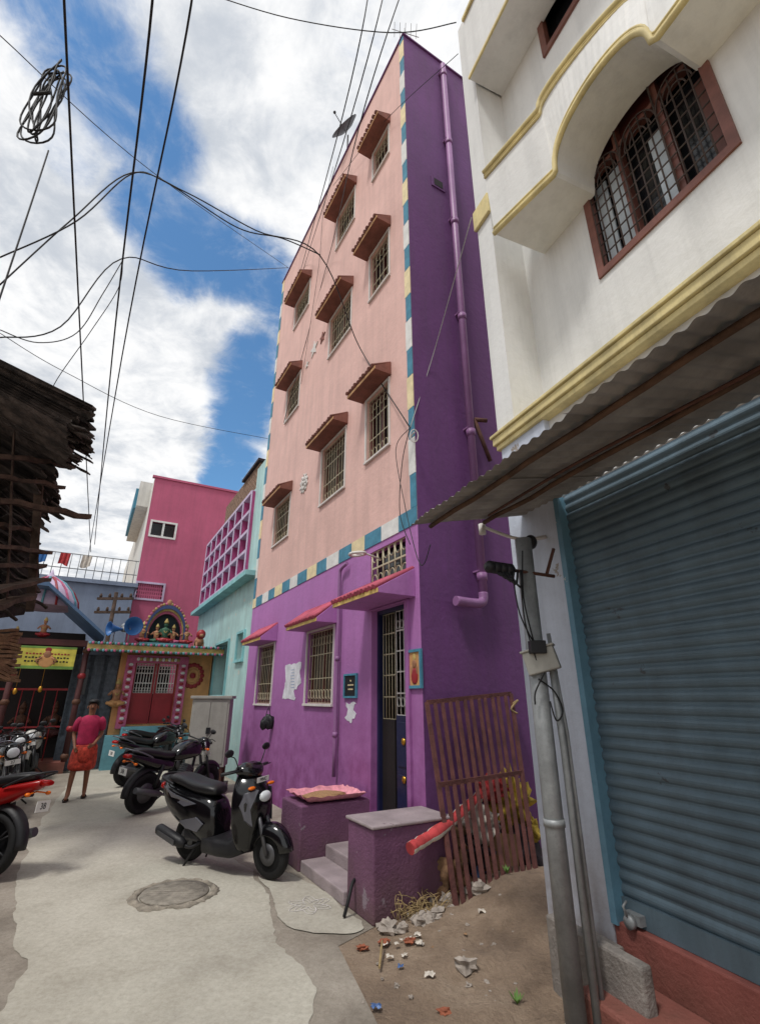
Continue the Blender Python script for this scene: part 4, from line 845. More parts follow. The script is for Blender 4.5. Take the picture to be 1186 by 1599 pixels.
# ================================================================= STUFF BEHIND GATE
def w2(d,off,z=0): return HF.w(-off,-d,z)
def rollmat(lab,a,b,r,mats,sag=.1):
    m=MB(); n=24; m.tube([a+(b-a)*k/n+V((0,0,-sag*math.sin(math.pi*k/n))) for k in range(n+1)],[r+.010*noise.noise(V((k*.7,r*9,0))) for k in range(n+1)],14)
    for i in range(n*14): m.mi[i]=((i%14)//2)%len(mats)
    tag(m.build('rolled_mat',mats,base=True),lab,'rolled mat')
rollmat('short striped red and cream rolled mat poking out beside the entrance block',V(gp(640,1325,.52)),w2(.42,.30,.78),.05,['cloth_red','cloth_red','cloth_white','cloth_yellow'],.03)
for (px,py,off_,r,mt,lab,sd2,nm,ct) in (
 (690,1375,.32,(.20,.16,.24),'sack_brown','bulging brown sack on the dirt behind the left gate bars',1,'sack','sack'),
 (795,1255,.15,(.20,.18,.22),'cloth_yellow','yellow and black cloth bundle on top of the heap behind the gate',5,'cloth_bundle','cloth'),
 (740,1290,.2,(.22,.18,.16),'cloth_white','pale cloth bundle in the middle of the heap behind the gate',8,'cloth_bundle','cloth'),
 (765,1345,.32,(.07,.04,.10),'packet_blue','blue packet wedged among the bundles behind the gate',9,'plastic_packet','packet'),
 (745,1370,.34,(.05,.04,.08),'packet_blue','smaller blue packet below the first behind the gate',19,'plastic_packet','packet'),
 (805,1335,.2,(.2,.2,.22),'cloth_dark','dark cloth bundle under the yellow bundle behind the right gate bars',12,'cloth_bundle','cloth'),
 (768,1232,.12,(.14,.12,.10),'cloth_red','red cloth bundle beside the yellow one behind the gate',15,'cloth_bundle','cloth'),
 (725,1330,.24,(.18,.15,.16),'cloth_dark','dark grey cloth bundle beneath the pale bundle behind the gate',22,'cloth_bundle','cloth'),
 (818,1295,.18,(.13,.13,.15),'cloth_yellow','small yellow printed sack at the far right behind the gate',31,'sack','sack'),
 (700,1310,.2,(.16,.14,.14),'cardboard','crumpled tan cardboard box above the brown sack behind the gate',41,'crushed_cardboard','cardboard'),
 (770,1385,.25,(.2,.18,.16),'cardboard','crushed brown cardboard at the foot of the heap behind the gate',27,'crushed_cardboard','cardboard')):
    c=sidew(px,py,off_); m=MB(); m.ball((c.x,c.y,max(c.z,r[2]*.8)),r[0],r[1],r[2],n=22,nz=.8,seed=sd2,fr=2.6); tag(m.build(nm,mt,base=True),lab,ct)
m=MB(); a=w2(.25,.28,.04)
m.add([a,a+V((.35,.1,.03)),a+V((.30,.25,.62)),a+V((-.04,.16,.6))],[(0,1,2,3)]); m.add([a+V((.2,-.05,.0)),a+V((.5,.1,.0)),a+V((.55,.2,.4)),a+V((.2,.05,.45))],[(0,1,2,3)]); tag(m.build('cardboard_sheet','cardboard',base=True),'flat brown cardboard sheets standing against the wall behind the gate','cardboard')
rnd=random.Random(11)
def stone(px,py,r,mt,seed):
    c=gp(px,py); z=mound_z(c.x,c.y)-.01
    m=MB(); m.ball((c.x,c.y,z+r*.4),r,r*.8,r*.6,n=7,nz=1.0,seed=seed,fr=1.6)
    for i in range(len(m.sm)): m.sm[i]=False
    return m
for k in range(100):
    if k<72: px=rnd.uniform(600,750); py=1392+rnd.uniform(0,70)-(px-600)*.10; r_=rnd.choice((.015,.02,.03,.04,.055,.075))
    else: px=rnd.uniform(560,815); py=rnd.uniform(1430,1595); r_=rnd.choice((.007,.010,.014,.018))
    m=stone(px,py,r_,'stone',k)
    tag(m.build('rubble_stone','stone',base=True),'pale broken rubble stone in the pile before the leaning gate' if k<72 else 'small loose pebble scattered on the dirt beside the steel pole','stone','rubble stones before the gate' if k<72 else 'pebbles scattered on the dirt')
tag(stone(727,1525,.07,'stone',77).build('broken_stone','stone',base=True),'grey white broken stone lying alone on the dirt near the pole','stone')
for k,(px,py,lab) in enumerate(((600,1478,'small orange brick piece left of the rubble pile'),(695,1590,'red brick chip on the dirt at the bottom edge'),(640,1485,'broken brick piece among the white litter'),(565,1485,'flat orange brick flake on the pavement edge'))):
    c=gp(px,py); m=MB(); m.ball((c.x,c.y,mound_z(c.x,c.y)+.012),.04,.026,.018,n=7,nz=.8,seed=k)
    for i in range(len(m.sm)): m.sm[i]=False
    tag(m.build('brick_fragment','brick',base=True),lab,'brick')
for k in range(20):
    px=rnd.uniform(590,665) if k<13 else rnd.uniform(560,780); py=rnd.uniform(1470,1502) if k<13 else rnd.uniform(1420,1580); c=gp(px,py); s_=rnd.uniform(.010,.032)
    m=MB(); pts=[]; z0_=mound_z(c.x,c.y)
    for i in range(5):
        for j in range(5): pts.append((c.x+(i-2)*s_*.5+rnd.uniform(-.3,.3)*s_,c.y+(j-2)*s_*.45,z0_+.004+rnd.uniform(0,s_*.7)))
    m.add(pts,[(i*5+j,(i+1)*5+j,(i+1)*5+j+1,i*5+j+1) for i in range(4) for j in range(4)]); tag(m.build('paper_litter',['cloth_white','cardboard','cloth_white','cardboard','packet_blue'][k%5] if k>12 else 'cloth_white',base=True),'crumpled scrap of litter on the dirt before the purple entrance','litter','scraps of litter on the dirt')
m=MB(); c=gp(645,1440)
for k in range(90):
    a=c+V((rnd.uniform(-.15,.22),rnd.uniform(-.1,.25),.04)); b=a+V((rnd.uniform(-.18,.18),rnd.uniform(-.1,.2),rnd.uniform(.0,.16))); m.tube(sm3([a,(a+b)/2+V((rnd.uniform(-.06,.06),0,.04)),b],3),.003,4)
tag(m.build('dry_twigs','straw',base=True),'tangle of dry straw and twigs beside the grey topped entrance block','twigs')
m=MB(); c=gp(592,1520); m.tube([c+V((0,0,.03)),c+V((.02,.3,.06))],.008,6); tag(m.build('stick','straw',base=True),'short straight yellow stick lying on the dirt','stick')
for k,(px,py,lab) in enumerate(((808,1580,'small green weed sprouting at the bottom edge by the pole'),(795,1415,'tiny green weed on the dirt under the leaning gate'),(600,1440,'small green weed among stones beside the entrance block'))):
    c=gp(px,py); m=MB()
    for q in range(16):
        an=rnd.uniform(0,6.28); l=rnd.uniform(.03,.08); d=V((math.cos(an),math.sin(an),1.2)).normalized()*l; s_=V((-math.sin(an),math.cos(an),0))*.008; b=V((c.x,c.y,mound_z(c.x,c.y))); m.add([b,b+d*.6+s_,b+d,b+d*.6-s_],[(0,1,2,3)])
    tag(m.build('weed','leaf',base=True),lab,'plant')
c=HF.w(1.40,.46,.60); t=thing('drying_sheet','pink sheet with curled edges spread on the left entrance block','sheet',c,HF.a)
m=MB(); n=22; pts=[]
for i in range(n):
    for j in range(n):
        u,v=i/(n-1)*2-1,j/(n-1)*2-1; e=max(abs(u),abs(v)); pts.append((u*.32+.015*noise.noise(V((v*3,0,1))),v*.38+.015*noise.noise(V((0,u*3,2))),.014+max(0,e-.78)*(.28+.12*noise.noise(V((u*3,v*3,0))))+.012*e*noise.noise(V((u*4,v*4,0)))))
m.add(pts,[(i*n+j,(i+1)*n+j,(i+1)*n+j+1,i*n+j+1) for i in range(n-1) for j in range(n-1)],0,True); m.build('cloth','sheet_pink',t)
t2=MB(); t2.ball((0,0,0),.22,.27,.03,n=16,nz=.3,seed=2); o=t2.build('grain_heap','grain'); o.location=HF.w(1.40,.46,.63); o.rotation_euler.z=HF.a; tag(o,'thin layer of brown grain drying on the pink sheet','grain')
m=MB(); a=gp(537,1432,.02); m.tube(sm3([a,a+V((.03,.02,.1)),a+V((.06,.1,.2)),a+V((.1,.2,.22))],5),.014,8); tag(m.build('hose','wire_black',base=True),'short black hose curling up beside the entrance steps','hose')
# ================================================================= CABINET
t=thing('electric_cabinet','grey metal electrical cabinet on legs standing beside the purple house','cabinet',(-3.38,10.6,0),R(8))
m=MB(); m.box(-.36,.36,-.25,.25,.46,1.68); m.build('body','cabinet_grey',t,.01)
m=MB(); m.box(-.40,.40,-.29,.29,1.683,1.74); m.build('top_cap','cabinet_grey',t,.01)
for x0,x1 in ((-.32,-.01),(.01,.32)):
    m=MB(); m.box(x0,x1,-.262,-.25,.52,1.62); d_=m.build('door','cabinet_grey',t,.004)
m=MB(); m.box(-.04,.04,-.28,-.262,1.05,1.16); m.build('handle','black_plastic',d_)
for x in (-.3,.3): 
    for y in (-.2,.2): m=MB(); m.box(x-.03,x+.03,y-.03,y+.03,.16,.46); m.build('leg','rusty',t)
m=MB(); m.box(-.4,.4,-.3,.3,0,.16); m.build('footing','concrete_block',t)
q=HF.hit(418,1125,.1); m=MB(); c=HF.w(q[0],.1,q[1])
for k in range(5): m.ball((c.x+.03*k-.06,c.y,c.z-.05+.03*(k%3)),.07,.05,.1,n=8,nz=.5,seed=k)
m.tube(sm3([c+V((-.05,0,.05)),c+V((0,0,.22)),c+V((.05,0,.05))],4),.006,4)
tag(m.build('hanging_bag','black_plastic',base=True),'dark cloth bag hanging on the purple wall behind the scooter','bag')
# ================================================================= VEHICLES
def wheel(p,x,r,w,rim='alloy',nm='wheel'):
    m=MB(); m.lathe([(r-.075,-w*.45),(r-.03,-w*.5),(r-.008,-w*.3),(r,0),(r-.008,w*.3),(r-.03,w*.5),(r-.075,w*.45),(r-.075,-w*.45)],(x,0,r),(0,1,0),36)
    o=m.build(nm,'black_rubber',p)
    m=MB(); q=r-.07; m.lathe([(q-.012,-w*.42),(q+.004,-w*.42),(q+.004,w*.42),(q-.012,w*.42),(q-.012,-w*.42)],(x,0,r),(0,1,0),30)
    for k in range(5):
        a=2*math.pi*k/5
        for da in (-.16,.16): m.tube([(x+.03*math.cos(a),0,r+.03*math.sin(a)),(x+(q-.005)*math.cos(a+da),0,r+(q-.005)*math.sin(a+da))],.011,5)
    m.lathe([(0,-.05),(.05,-.05),(.05,.05),(0,.05)],(x,0,r),(0,1,0),14)
    m.build('rim',rim,o)
    m=MB(); m.lathe([(.04,-.056),(q*.62,-.056),(q*.62,-.051),(.04,-.051),(.04,-.056)],(x,0,r),(0,1,0),24); m.build('brake_disc','engine_grey',o)
def arcstrip(c,r,a0,a1,w,th=.006,n=14,taper=.0,drop=.02):
    m=MB(); rs=[]
    for k in range(n+1):
        a=R(a0+(a1-a0)*k/n); ww=w*(1-taper*abs(2*k/n-1)); ring=[]
        for y,dr in ((-ww,-drop),(-ww*.7,.002),(0,.014),(ww*.7,.002),(ww,-drop)): ring.append((c[0]+(r+dr)*math.cos(a),y,c[1]+(r+dr)*math.sin(a)))
        for y,dr in ((ww,-drop),(ww*.7,.002),(0,.014),(-ww*.7,.002),(-ww,-drop)): ring.append((c[0]+(r+dr-th)*math.cos(a),y,c[1]+(r+dr-th)*math.sin(a)))
        rs.append(ring)
    return m.rings(rs)
def mirror(p,s,x,z,mt='black_plastic',hh=.12):
    m=MB(); m.tube(sm3([(x,s*.22,z),(x-.0,s*.29,z+hh*.8),(x-.03,s*.34,z+hh)],5),.006,5); m.ball((x-.03,s*.36,z+hh+.03),.018,.065,.04,0,10); m.build('mirror',mt,p)
def motorcycle(label,col,group,loc,rz,lean=R(6),accent='grey_paint'):
    t=thing('motorcycle',label,'motorcycle',loc,rz,group); t.rotation_euler=(lean,0,rz)
    wheel(t,0,.3,.12,'black_plastic'); wheel(t,1.29,.3,.10,'black_plastic')
    for s in (-1,1): m=MB(); m.tube([(1.29,s*.085,.3),(1.13,s*.085,.72)],.026,8,0); m.tube([(1.13,s*.085,.72),(1.02,s*.085,.98)],.018,8,1); m.build('fork_leg',['black_plastic','chrome'],t)
    arcstrip((1.29,.3),.335,35,165,.06,taper=.3,drop=.04).build('front_mudguard',col,t)
    arcstrip((0,.3),.36,60,185,.075,taper=.2,drop=.04).build('rear_mudguard','black_plastic',t)
    m=MB(); m.loft([(.40,.78,.09,.06),(.5,.82,.14,.12),(.65,.86,.17,.15),(.82,.88,.17,.16),(.96,.86,.13,.12),(1.02,.84,.06,.05)]); m.build('fuel_tank',col,t,0,1)
    m=MB(); m.loft([(-.34,.92,.07,.03),(-.26,.92,.11,.05),(0,.88,.13,.065),(.15,.84,.13,.06),(.3,.81,.12,.06),(.48,.82,.09,.05)]); m.build('seat','seat_vinyl',t,0,1)
    m=MB(); m.loft([(-.44,.87,.04,.03),(-.3,.83,.10,.06),(-.1,.77,.13,.09),(.15,.70,.14,.11),(.38,.66,.12,.10),(.48,.66,.07,.06)]); m.build('tail_panel',col,t,0,1)
    m=MB(); m.loft([(-.48,.86,.04,.02),(-.44,.86,.07,.03),(-.4,.86,.07,.03)]); m.build('tail_light','red_lens',t)
    m=MB(); m.tube(sm3([(-.05,.14,.82),(-.3,.15,.92),(-.45,.08,.96),(-.45,-.08,.96),(-.3,-.15,.92),(-.05,-.14,.82)],4),.012,6); m.build('grab_rail',accent,t)
    m=MB(); m.lathe([(0,-.13),(.15,-.13),(.17,-.05),(.17,.05),(.15,.13),(0,.13)],(.55,0,.36),(0,1,0),20); m.box(.42,.78,-.1,.1,.25,.42)
    n0=len(m.v)
    for k in range(7): m.box(-.075,.075,-.085,.085,k*.032,k*.032+.016)
    m.box(-.05,.05,-.06,.06,0,.22)
    m.xf(Matrix.Translation((.72,0,.42))@Matrix.Rotation(R(25),4,'Y'),n0); m.build('engine','engine_grey',t)
    m=MB(); m.tube(sm3([(.86,.0,.52),(.93,-.1,.4),(.82,-.13,.24),(.5,-.15,.22),(.2,-.17,.28)],5),.02,8); m.tube([(.2,-.17,.28),(-.02,-.18,.33),(-.3,-.18,.4)],[.035,.05,.045],12); m.build('exhaust',['engine_grey'],t)
    m=MB()
    for s in (-1,1): m.tube([(0,s*.08,.3),(.4,s*.1,.36)],.022,6); m.tube([(.08,s*.12,.38),(.18,s*.13,.7)],.03,8)
    m.tube([(.95,0,.92),(.9,0,.4),(.5,0,.2)],.025,6); m.tube([(.95,0,.85),(.4,0,.68),(-.3,0,.75)],.022,6); m.build('chassis','black_plastic',t)
    m=MB(); m.tube(sm3([(.86,.36,1.02),(.92,.28,1.04),(1.0,.1,1.0),(1.0,-.1,1.0),(.92,-.28,1.04),(.86,-.36,1.02)],4),.013,8)
    for s in (-1,1): m.tube([(.90,s*.30,1.04),(.84,s*.42,1.01)],.02,8); m.tube([(.93,s*.27,1.04),(.97,s*.29,1.05),(.95,s*.4,1.03)],.006,5)
    m.build('handlebar','black_plastic',t)
    for s in (-1,1): mirror(t,s,.93,1.03)
    m=MB(); m.loft([(.98,.95,.07,.07),(1.08,.93,.13,.13),(1.17,.90,.12,.11)]); m.build('headlight_cowl',col,t,0,1)
    m=MB(); m.ball((1.155,0,.9),.03,.085,.075,0,10); m.build('headlight','clear_lens',t)
    for s in (-1,1):
        m=MB(); m.ball((1.05,s*.16,.86),.03,.03,.022,0,8); m.tube([(1.05,0,.86),(1.05,s*.15,.86)],.008,5); m.build('indicator','orange_lens',t)
        m=MB(); m.ball((-.36,s*.14,.76),.028,.028,.02,0,8); m.tube([(-.34,0,.78),(-.36,s*.13,.76)],.008,5); m.build('indicator','orange_lens',t)
    m=MB(); m.box(-.455,-.45,-.09,.09,.6,.7); m.build('number_plate','plate_white',t); text('38',.08,'ink',t,(-.457,0,.65),(0,-1,0),(0,0,1),'plate_lettering',.001)
    m=MB(); m.box(1.19,1.195,-.1,.1,.73,.80); m.build('number_plate','plate_white',t); text('37',.06,'ink',t,(1.198,0,.765),(0,1,0),(0,0,1),'plate_lettering',.001)
    m=MB(); m.tube([(.55,.12,.22),(.45,.3,.01)],.013,6); m.build('side_stand','black_plastic',t)
    return t
def tb(x,t_,b_,hw): return (x,(t_+b_)/2,hw,(t_-b_)/2)
def scooter(label,col,group,loc,rz,lean=R(5),pan='grey_paint',sc=.97):
    t=thing('scooter',label,'scooter',loc,rz,group); t.rotation_euler=(lean,0,rz); t.scale=(sc,)*3
    wheel(t,0,.235,.11,'black_plastic'); wheel(t,1.25,.235,.10,'black_plastic')
    m=MB(); m.loft([tb(-.50,.80,.74,.03),tb(-.44,.81,.64,.10),tb(-.26,.80,.48,.175),tb(-.05,.78,.38,.205),tb(.15,.76,.30,.21),tb(.33,.74,.23,.20),tb(.46,.70,.17,.175),tb(.54,.60,.18,.13)],n=24,p=2.8); m.build('rear_body',col,t,0,1)
    for s in (-1,1):
        for P in ([(-.42,.765),(-.1,.71),(.28,.65),(.10,.61),(-.18,.67)],[(.04,.46),(.3,.52),(.42,.46),(.34,.38),(.14,.40)]):
            m=MB(); vs=[]
            for x,z in P:
                hw=.10+.112*min(1,(x+.46)/.42); vs.append((x,s*(hw+.003),z))
            n_=len(vs); m.add(vs+[(x,y*.9,z) for x,y,z in vs],[list(range(n_)),list(range(n_,2*n_))]+[(i,(i+1)%n_,n_+(i+1)%n_,n_+i) for i in range(n_)]); m.build('side_decal',pan,t)
    m=MB(); m.loft([(-.38,.845,.08,.03),(-.28,.86,.135,.055),(-.05,.835,.155,.06),(.08,.80,.155,.06),(.2,.78,.155,.065),(.40,.775,.14,.065),(.50,.755,.09,.04)],n=24); m.build('seat','seat_vinyl',t,0,1)
    m=MB(); m.tube(sm3([(-.2,.14,.80),(-.42,.13,.86),(-.49,0,.875),(-.42,-.13,.86),(-.2,-.14,.80)],5),.016,8); m.build('grab_rail','black_plastic',t)
    m=MB(); m.loft([(-.53,.75,.06,.03),(-.50,.755,.10,.045),(-.44,.755,.10,.045)]); m.build('tail_light','red_lens',t,0,1)
    m=MB(); m.loft([tb(.38,.36,.15,.175),tb(.6,.33,.15,.19),tb(.8,.34,.16,.19),tb(.97,.48,.22,.16)],n=20,p=4); m.build('floorboard','black_plastic',t)
    m=MB(); rs=[]
    for z,x,hw,bul in ((.20,.96,.13,.06),(.34,.95,.22,.12),(.5,.95,.26,.18),(.65,.95,.272,.22),(.78,.935,.255,.23),(.88,.92,.21,.19),(.96,.90,.15,.12),(1.0,.88,.10,.06)):
        ring=[(x+bul*(1-abs(y/hw)**2.4),y,z) for y in [hw*(-1+2*k/12) for k in range(13)]]+[(x-.05,y,z) for y in [hw*(1-2*k/12) for k in range(13)]]
        rs.append(ring)
    m.rings(rs); m.build('front_apron',col,t,0,1)
    for s in (-1,1):
        m=MB(); P=[(s*.10,.84),(s*.19,.81),(s*.235,.70),(s*.20,.56),(s*.15,.50),(s*.17,.66)]
        def bx(y,z):
            hw=.262 if z<.8 else .235; return .945+.222*(1-min(1,abs(y/hw))**2.4)+.010
        vs=[(bx(y,z),y,z) for y,z in P]; vs2=[(x-.05,y,z) for x,y,z in vs]; n=len(P); m.add(vs+vs2,[list(range(n)),list(range(n,2*n))]+[(i,(i+1)%n,n+(i+1)%n,n+i) for i in range(n)]); m.build('apron_panel',pan,t)
    m=MB(); m.ball((1.145,0,.76),.045,.085,.055,0,12); m.build('headlight','clear_lens',t)
    for s in (-1,1): m=MB(); m.ball((1.09,s*.15,.86),.03,.05,.018,0,8); m.build('indicator','orange_lens',t)
    m=MB(); m.loft([(.78,1.0,.08,.04),(.84,1.02,.18,.065),(.93,1.02,.19,.075),(1.0,1.0,.13,.06),(1.05,.98,.05,.03)],n=20); m.build('handlebar_cowl',col,t,0,1)
    m=MB()
    for s in (-1,1): m.tube([(.90,s*.13,1.02),(.83,s*.36,1.01)],.018,8); m.tube([(.93,s*.16,1.02),(.93,s*.18,1.025),(.90,s*.34,1.02)],.006,5)
    m.tube([(.89,.14,1.02),(.89,-.14,1.02)],.018,8); m.build('handlebar','black_plastic',t)
    for s in (-1,1): mirror(t,s*.8,.90,1.05,hh=.13)
    for s in (-1,1): m=MB(); m.tube([(1.25,s*.07,.235),(1.17,s*.065,.46),(1.10,s*.05,.62)],.022,8); m.build('fork_leg','engine_grey',t)
    arcstrip((1.25,.235),.275,10,165,.095,taper=.3,drop=.09).build('front_mudguard',col,t)
    m=MB(); m.box(-.1,.28,.02,.13,.17,.30); m.box(-.05,.4,-.08,.1,.22,.36); m.build('engine','engine_grey',t,.03)
    m=MB(); m.tube(sm3([(.3,-.1,.25),(.2,-.16,.2),(.08,-.17,.22)],4),.018,8); m.tube([(.12,-.17,.22),(.05,-.18,.24),(-.32,-.19,.33),(-.36,-.19,.34)],[.03,.058,.06,.03],14); e=m.build('exhaust','black_plastic',t)
    m=MB(); m.prism([(-.28,.34),(.02,.27),(.02,.215),(-.28,.29)],'y',-.252,-.245); m.build('heat_shield','engine_grey',e)
    m=MB(); m.box(1.105,1.111,-.09,.09,.90,.95); m.build('number_plate','plate_white',t); text('MNC',.045,'ink',t,(1.113,0,.925),(0,1,0),(0,0,1),'plate_lettering',.001)
    m=MB()
    for s in (-1,1): m.tube([(.25,s*.1,.25),(.1,s*.16,.005)],.012,6)
    m.tube([(.2,-.12,.2),(.2,.12,.2)],.012,6); m.build('stand','black_plastic',t)
    return t
a=gp(295,1345); b=gp(432,1370); d=b-a
scooter('glossy black and grey scooter parked before the purple house','black_gloss',None,(a.x,a.y,.01),math.atan2(d.y,d.x)-R(5),R(4),sc=d.length/1.25)
def bike(px,py,ang,label,col,group,f=motorcycle,**k): c=gp(px,py); return f(label,col,group,(c.x,c.y,.006),R(ang),**k)
GB='motorcycles parked along the right side'; GL='two wheelers parked along the left edge'
bike(216,1272,62,'black motorcycle nearest the scooter, tail towards the road','black_gloss',GB)
bike(194,1228,60,'black motorcycle second from the scooter in the right row','black_gloss',GB)
bike(208,1206,56,'black motorcycle farthest back in the right row near the cabinet','black_gloss',GB)
bike(50,1212,-62,'pale grey and black motorcycle at left beside the shrine, front towards the road','cream_gloss',GL)
bike(22,1226,-55,'black motorcycle between the pale one and the frame edge at left','black_gloss',GL)
bike(2,1258,-50,'dark motorcycle at the left edge with white plate, nearer than the pale one','black_gloss',GL,lean=R(8))
bike(-18,1238,-55,'grey motorcycle behind the dark one at the left edge','grey_paint',GL)
c=gp(-30,1378); motorcycle('dark red motorcycle cut off by the left edge of the view, nearest of the left row','red_gloss',GL,(c.x,c.y,.006),R(172),R(5),'black_plastic')
# ================================================================= PERSON
pf=gp(118,1248); per=thing('person','man in magenta shirt and red checked wrap walking down the lane','person',(pf.x,pf.y,.01),R(24))
J={'pel':(0,0,.88),'sp1':(0,.01,1.02),'ch':(0,.0,1.20),'nk':(0,.0,1.38),'hd0':(0,-.02,1.46),'hd1':(0,-.035,1.54),'hd2':(0,-.02,1.60),
'shL':(.17,0,1.32),'elL':(.225,.06,1.06),'wrL':(.14,-.14,.90),'pmL':(.10,-.19,.865),'shR':(-.17,0,1.32),'elR':(-.235,.05,1.05),'wrR':(-.17,-.10,.86),'pmR':(-.15,-.15,.80),
'hpL':(.09,0,.84),'knL':(.10,-.02,.46),'anL':(.11,.08,.10),'heL':(.11,.13,.065),'toL':(.12,-.04,.03),'hpR':(-.09,0,.84),'knR':(-.11,-.14,.47),'anR':(-.12,-.20,.10),'heR':(-.12,-.16,.05),'toR':(-.13,-.33,.03)}
RD={'pel':.125,'sp1':.115,'ch':.13,'nk':.052,'hd0':.06,'hd1':.083,'hd2':.07,'sh':.055,'el':.04,'wr':.026,'pm':.032,'hp':.085,'kn':.055,'an':.036,'he':.032,'to':.026}
E=[('pel','sp1'),('sp1','ch'),('ch','nk'),('nk','hd0'),('hd0','hd1'),('hd1','hd2')]
for s in 'LR': E+=[('ch','sh'+s),('sh'+s,'el'+s),('el'+s,'wr'+s),('wr'+s,'pm'+s),('pel','hp'+s),('hp'+s,'kn'+s),('kn'+s,'an'+s),('an'+s,'he'+s),('an'+s,'to'+s)]
keys=list(J); vs=[J[k] for k in keys]; rd=[RD.get(k,RD.get(k[:2],.05)) for k in keys]; es=[(keys.index(a),keys.index(b)) for a,b in E]
for s,pm in ((1,'pmL'),(-1,'pmR')):
    base=V(J[pm])
    for k in range(5):
        l=(.035,.05,.055,.05,.04)[k]; of_=V((s*(-.01),-.01,.024-.013*k)) 
        if k==0: p0=base+V((0,-.005,.03)); p1=p0+V((-s*.02,-.03,.01)); p2=p1+V((-s*.018,-.01,-.012))
        else: p0=base+of_; p1=p0+V((-s*l*.5,-.02,0)); p2=p1+V((-s*l*.35,.018,-.008))
        i=len(vs); vs+=[tuple(p0),tuple(p1),tuple(p2)]; rd+=[.009,.008,.007]; es+=[(keys.index(pm),i),(i,i+1),(i+1,i+2)]
me=bpy.data.meshes.new('body'); me.from_pydata(vs,es,[]); me.materials.append(MT['skin']); bo=bpy.data.objects.new('body',me); COL.objects.link(bo); bo.parent=per
sk_=bo.modifiers.new('skin','SKIN'); sk_.use_smooth_shade=True
for i,r in enumerate(rd): me.skin_vertices[0].data[i].radius=(r,r); me.skin_vertices[0].data[i].use_root=(i==0)
ss=bo.modifiers.new('s','SUBSURF'); ss.levels=1; ss.render_levels=1
def zr_(secs,n=20,fold=0):
    rs=[]
    for z,cx,cy,rx,ry in secs:
        rs.append([(cx+rx*(1+fold*math.sin(k*2.1+z*3))*math.cos(2*math.pi*k/n),cy+ry*(1+fold*math.sin(k*2.7+z*2))*math.sin(2*math.pi*k/n),z) for k in range(n)])
    return rs
m=MB(); m.rings(zr_([(.84,0,0,.180,.15),(.90,0,0,.18,.145),(1.05,0,.0,.165,.135),(1.2,0,0,.195,.14),(1.31,0,0,.20,.12),(1.365,0,0,.13,.085),(1.395,0,0,.068,.065)],20,.02))
for s in (1,-1): 
    k_='L' if s>0 else 'R'; P=[V(J['sh'+k_])+V((-s*.04,0,.0)),V(J['sh'+k_])+V((s*.03,0,-.03)),V(J['el'+k_])*.9+V(J['sh'+k_])*.1]; m.tube(P,[.085,.08,.074],12)
m.build('shirt','shirt',per,0,1)
m=MB(); m.rings(zr_([(.90,0,0,.180,.15),(.86,0,-.0,.195,.165),(.78,0,-.01,.205,.18),(.66,0,-.03,.22,.20),(.52,-.005,-.045,.225,.23),(.45,-.005,-.05,.21,.22)],24,.05))
m.rings(zr_([(.86,0,-.15,.09,.05),(.80,0,-.18,.12,.06),(.70,.02,-.20,.11,.06),(.58,.02,-.22,.09,.05)],14,.12)); m.build('wrap_skirt','lungi',per,0,1)
m=MB(); rs=[]
for k in range(6):
    th=R(90-k*17); rs.append([(.094*math.cos(th)*math.cos(a),-.012+(.100*math.cos(th)+.004)*math.sin(a),1.585+.085*math.sin(th)-(.075 if math.sin(a)>0.1 else .0)*(k/5)+(.022 if math.sin(a)<-.3 else 0)*(k/5)) for a in [2*math.pi*j/20 for j in range(20)]])
m.rings(rs); m.build('hair','hair',per)
m=MB(); m.ball((0,-.122,1.525),.013,.02,.02,0,8); m.build('nose','skin',per)
for s in (-1,1): m=MB(); m.ball((s*.086,-.02,1.525),.012,.02,.03,0,8); m.build('ear','skin',per)
for s in (-1,1): m=MB(); m.ball((s*.034,-.108,1.55),.012,.008,.006,0,6); m.tube([(s*.016,-.110,1.567),(s*.052,-.100,1.567)],.004,5); m.build('eye','hair',per)
m=MB(); m.tube([(-.03,-.112,1.494),(0,-.122,1.50),(.03,-.112,1.494)],.007,6); m.build('moustache','hair',per)
for s in (1,-1):
    q=V(J['to'+('L' if s>0 else 'R')]); m=MB(); m.loft([(-.13,.012,.035,.01),(-.05,.012,.038,.01),(.05,.012,.045,.01),(.13,.012,.035,.01)]); m.xf(Matrix.Translation((q.x-.003*s,q.y+.09,0))@Matrix.Rotation(R(-90),4,'Z')); m.tube(sm3([(q.x-.045,q.y+.06,.02),(q.x,q.y+.05,.075),(q.x+.045,q.y+.06,.02)],4),.008,5); m.build('sandal','sandal',per)
# ================================================================= WIRES
def z_(px,py,z): return gp(px,py,z)
def hw(px,py,out=.1): s,z=HF.hit(px,py,out); return HF.w(s,out,z)
def wire(label,pts,r=.012,mt='wire_black',n=8,nm='overhead_wire'):
    m=MB(); m.tube(sm3(pts,n),r,5); return tag(m.build(nm,mt,base=True),label,'wire','overhead wires across the lane')
wire('leftmost straight black overhead wire running down past the coil',[z_(100,-60,7),z_(105,100,6.95),z_(142,862,6.6)],.011)
wire('straight black overhead wire second from left at the top edge',[z_(240,-60,7),z_(228,100,6.9),z_(175,560,6.75),z_(148,850,6.6)],.011)
wire('straight black overhead wire third from left at the top edge',[z_(303,-60,7.3),z_(282,100,7.2),z_(190,560,6.8),z_(138,870,6.5)],.010)
wire('thin wire slanting from the left edge to the pink house front',[z_(0,55,8),at(240,270,5.5),hw(450,418)],.006)
wire('thick drooping cable arching over the lane to the wall bracket',[at(0,445,4),at(110,345,4.2),at(205,270,4.4),at(290,300,4.6),at(400,360,5),at(500,400,5.2),hw(560,540),hw(640,668)],.009)
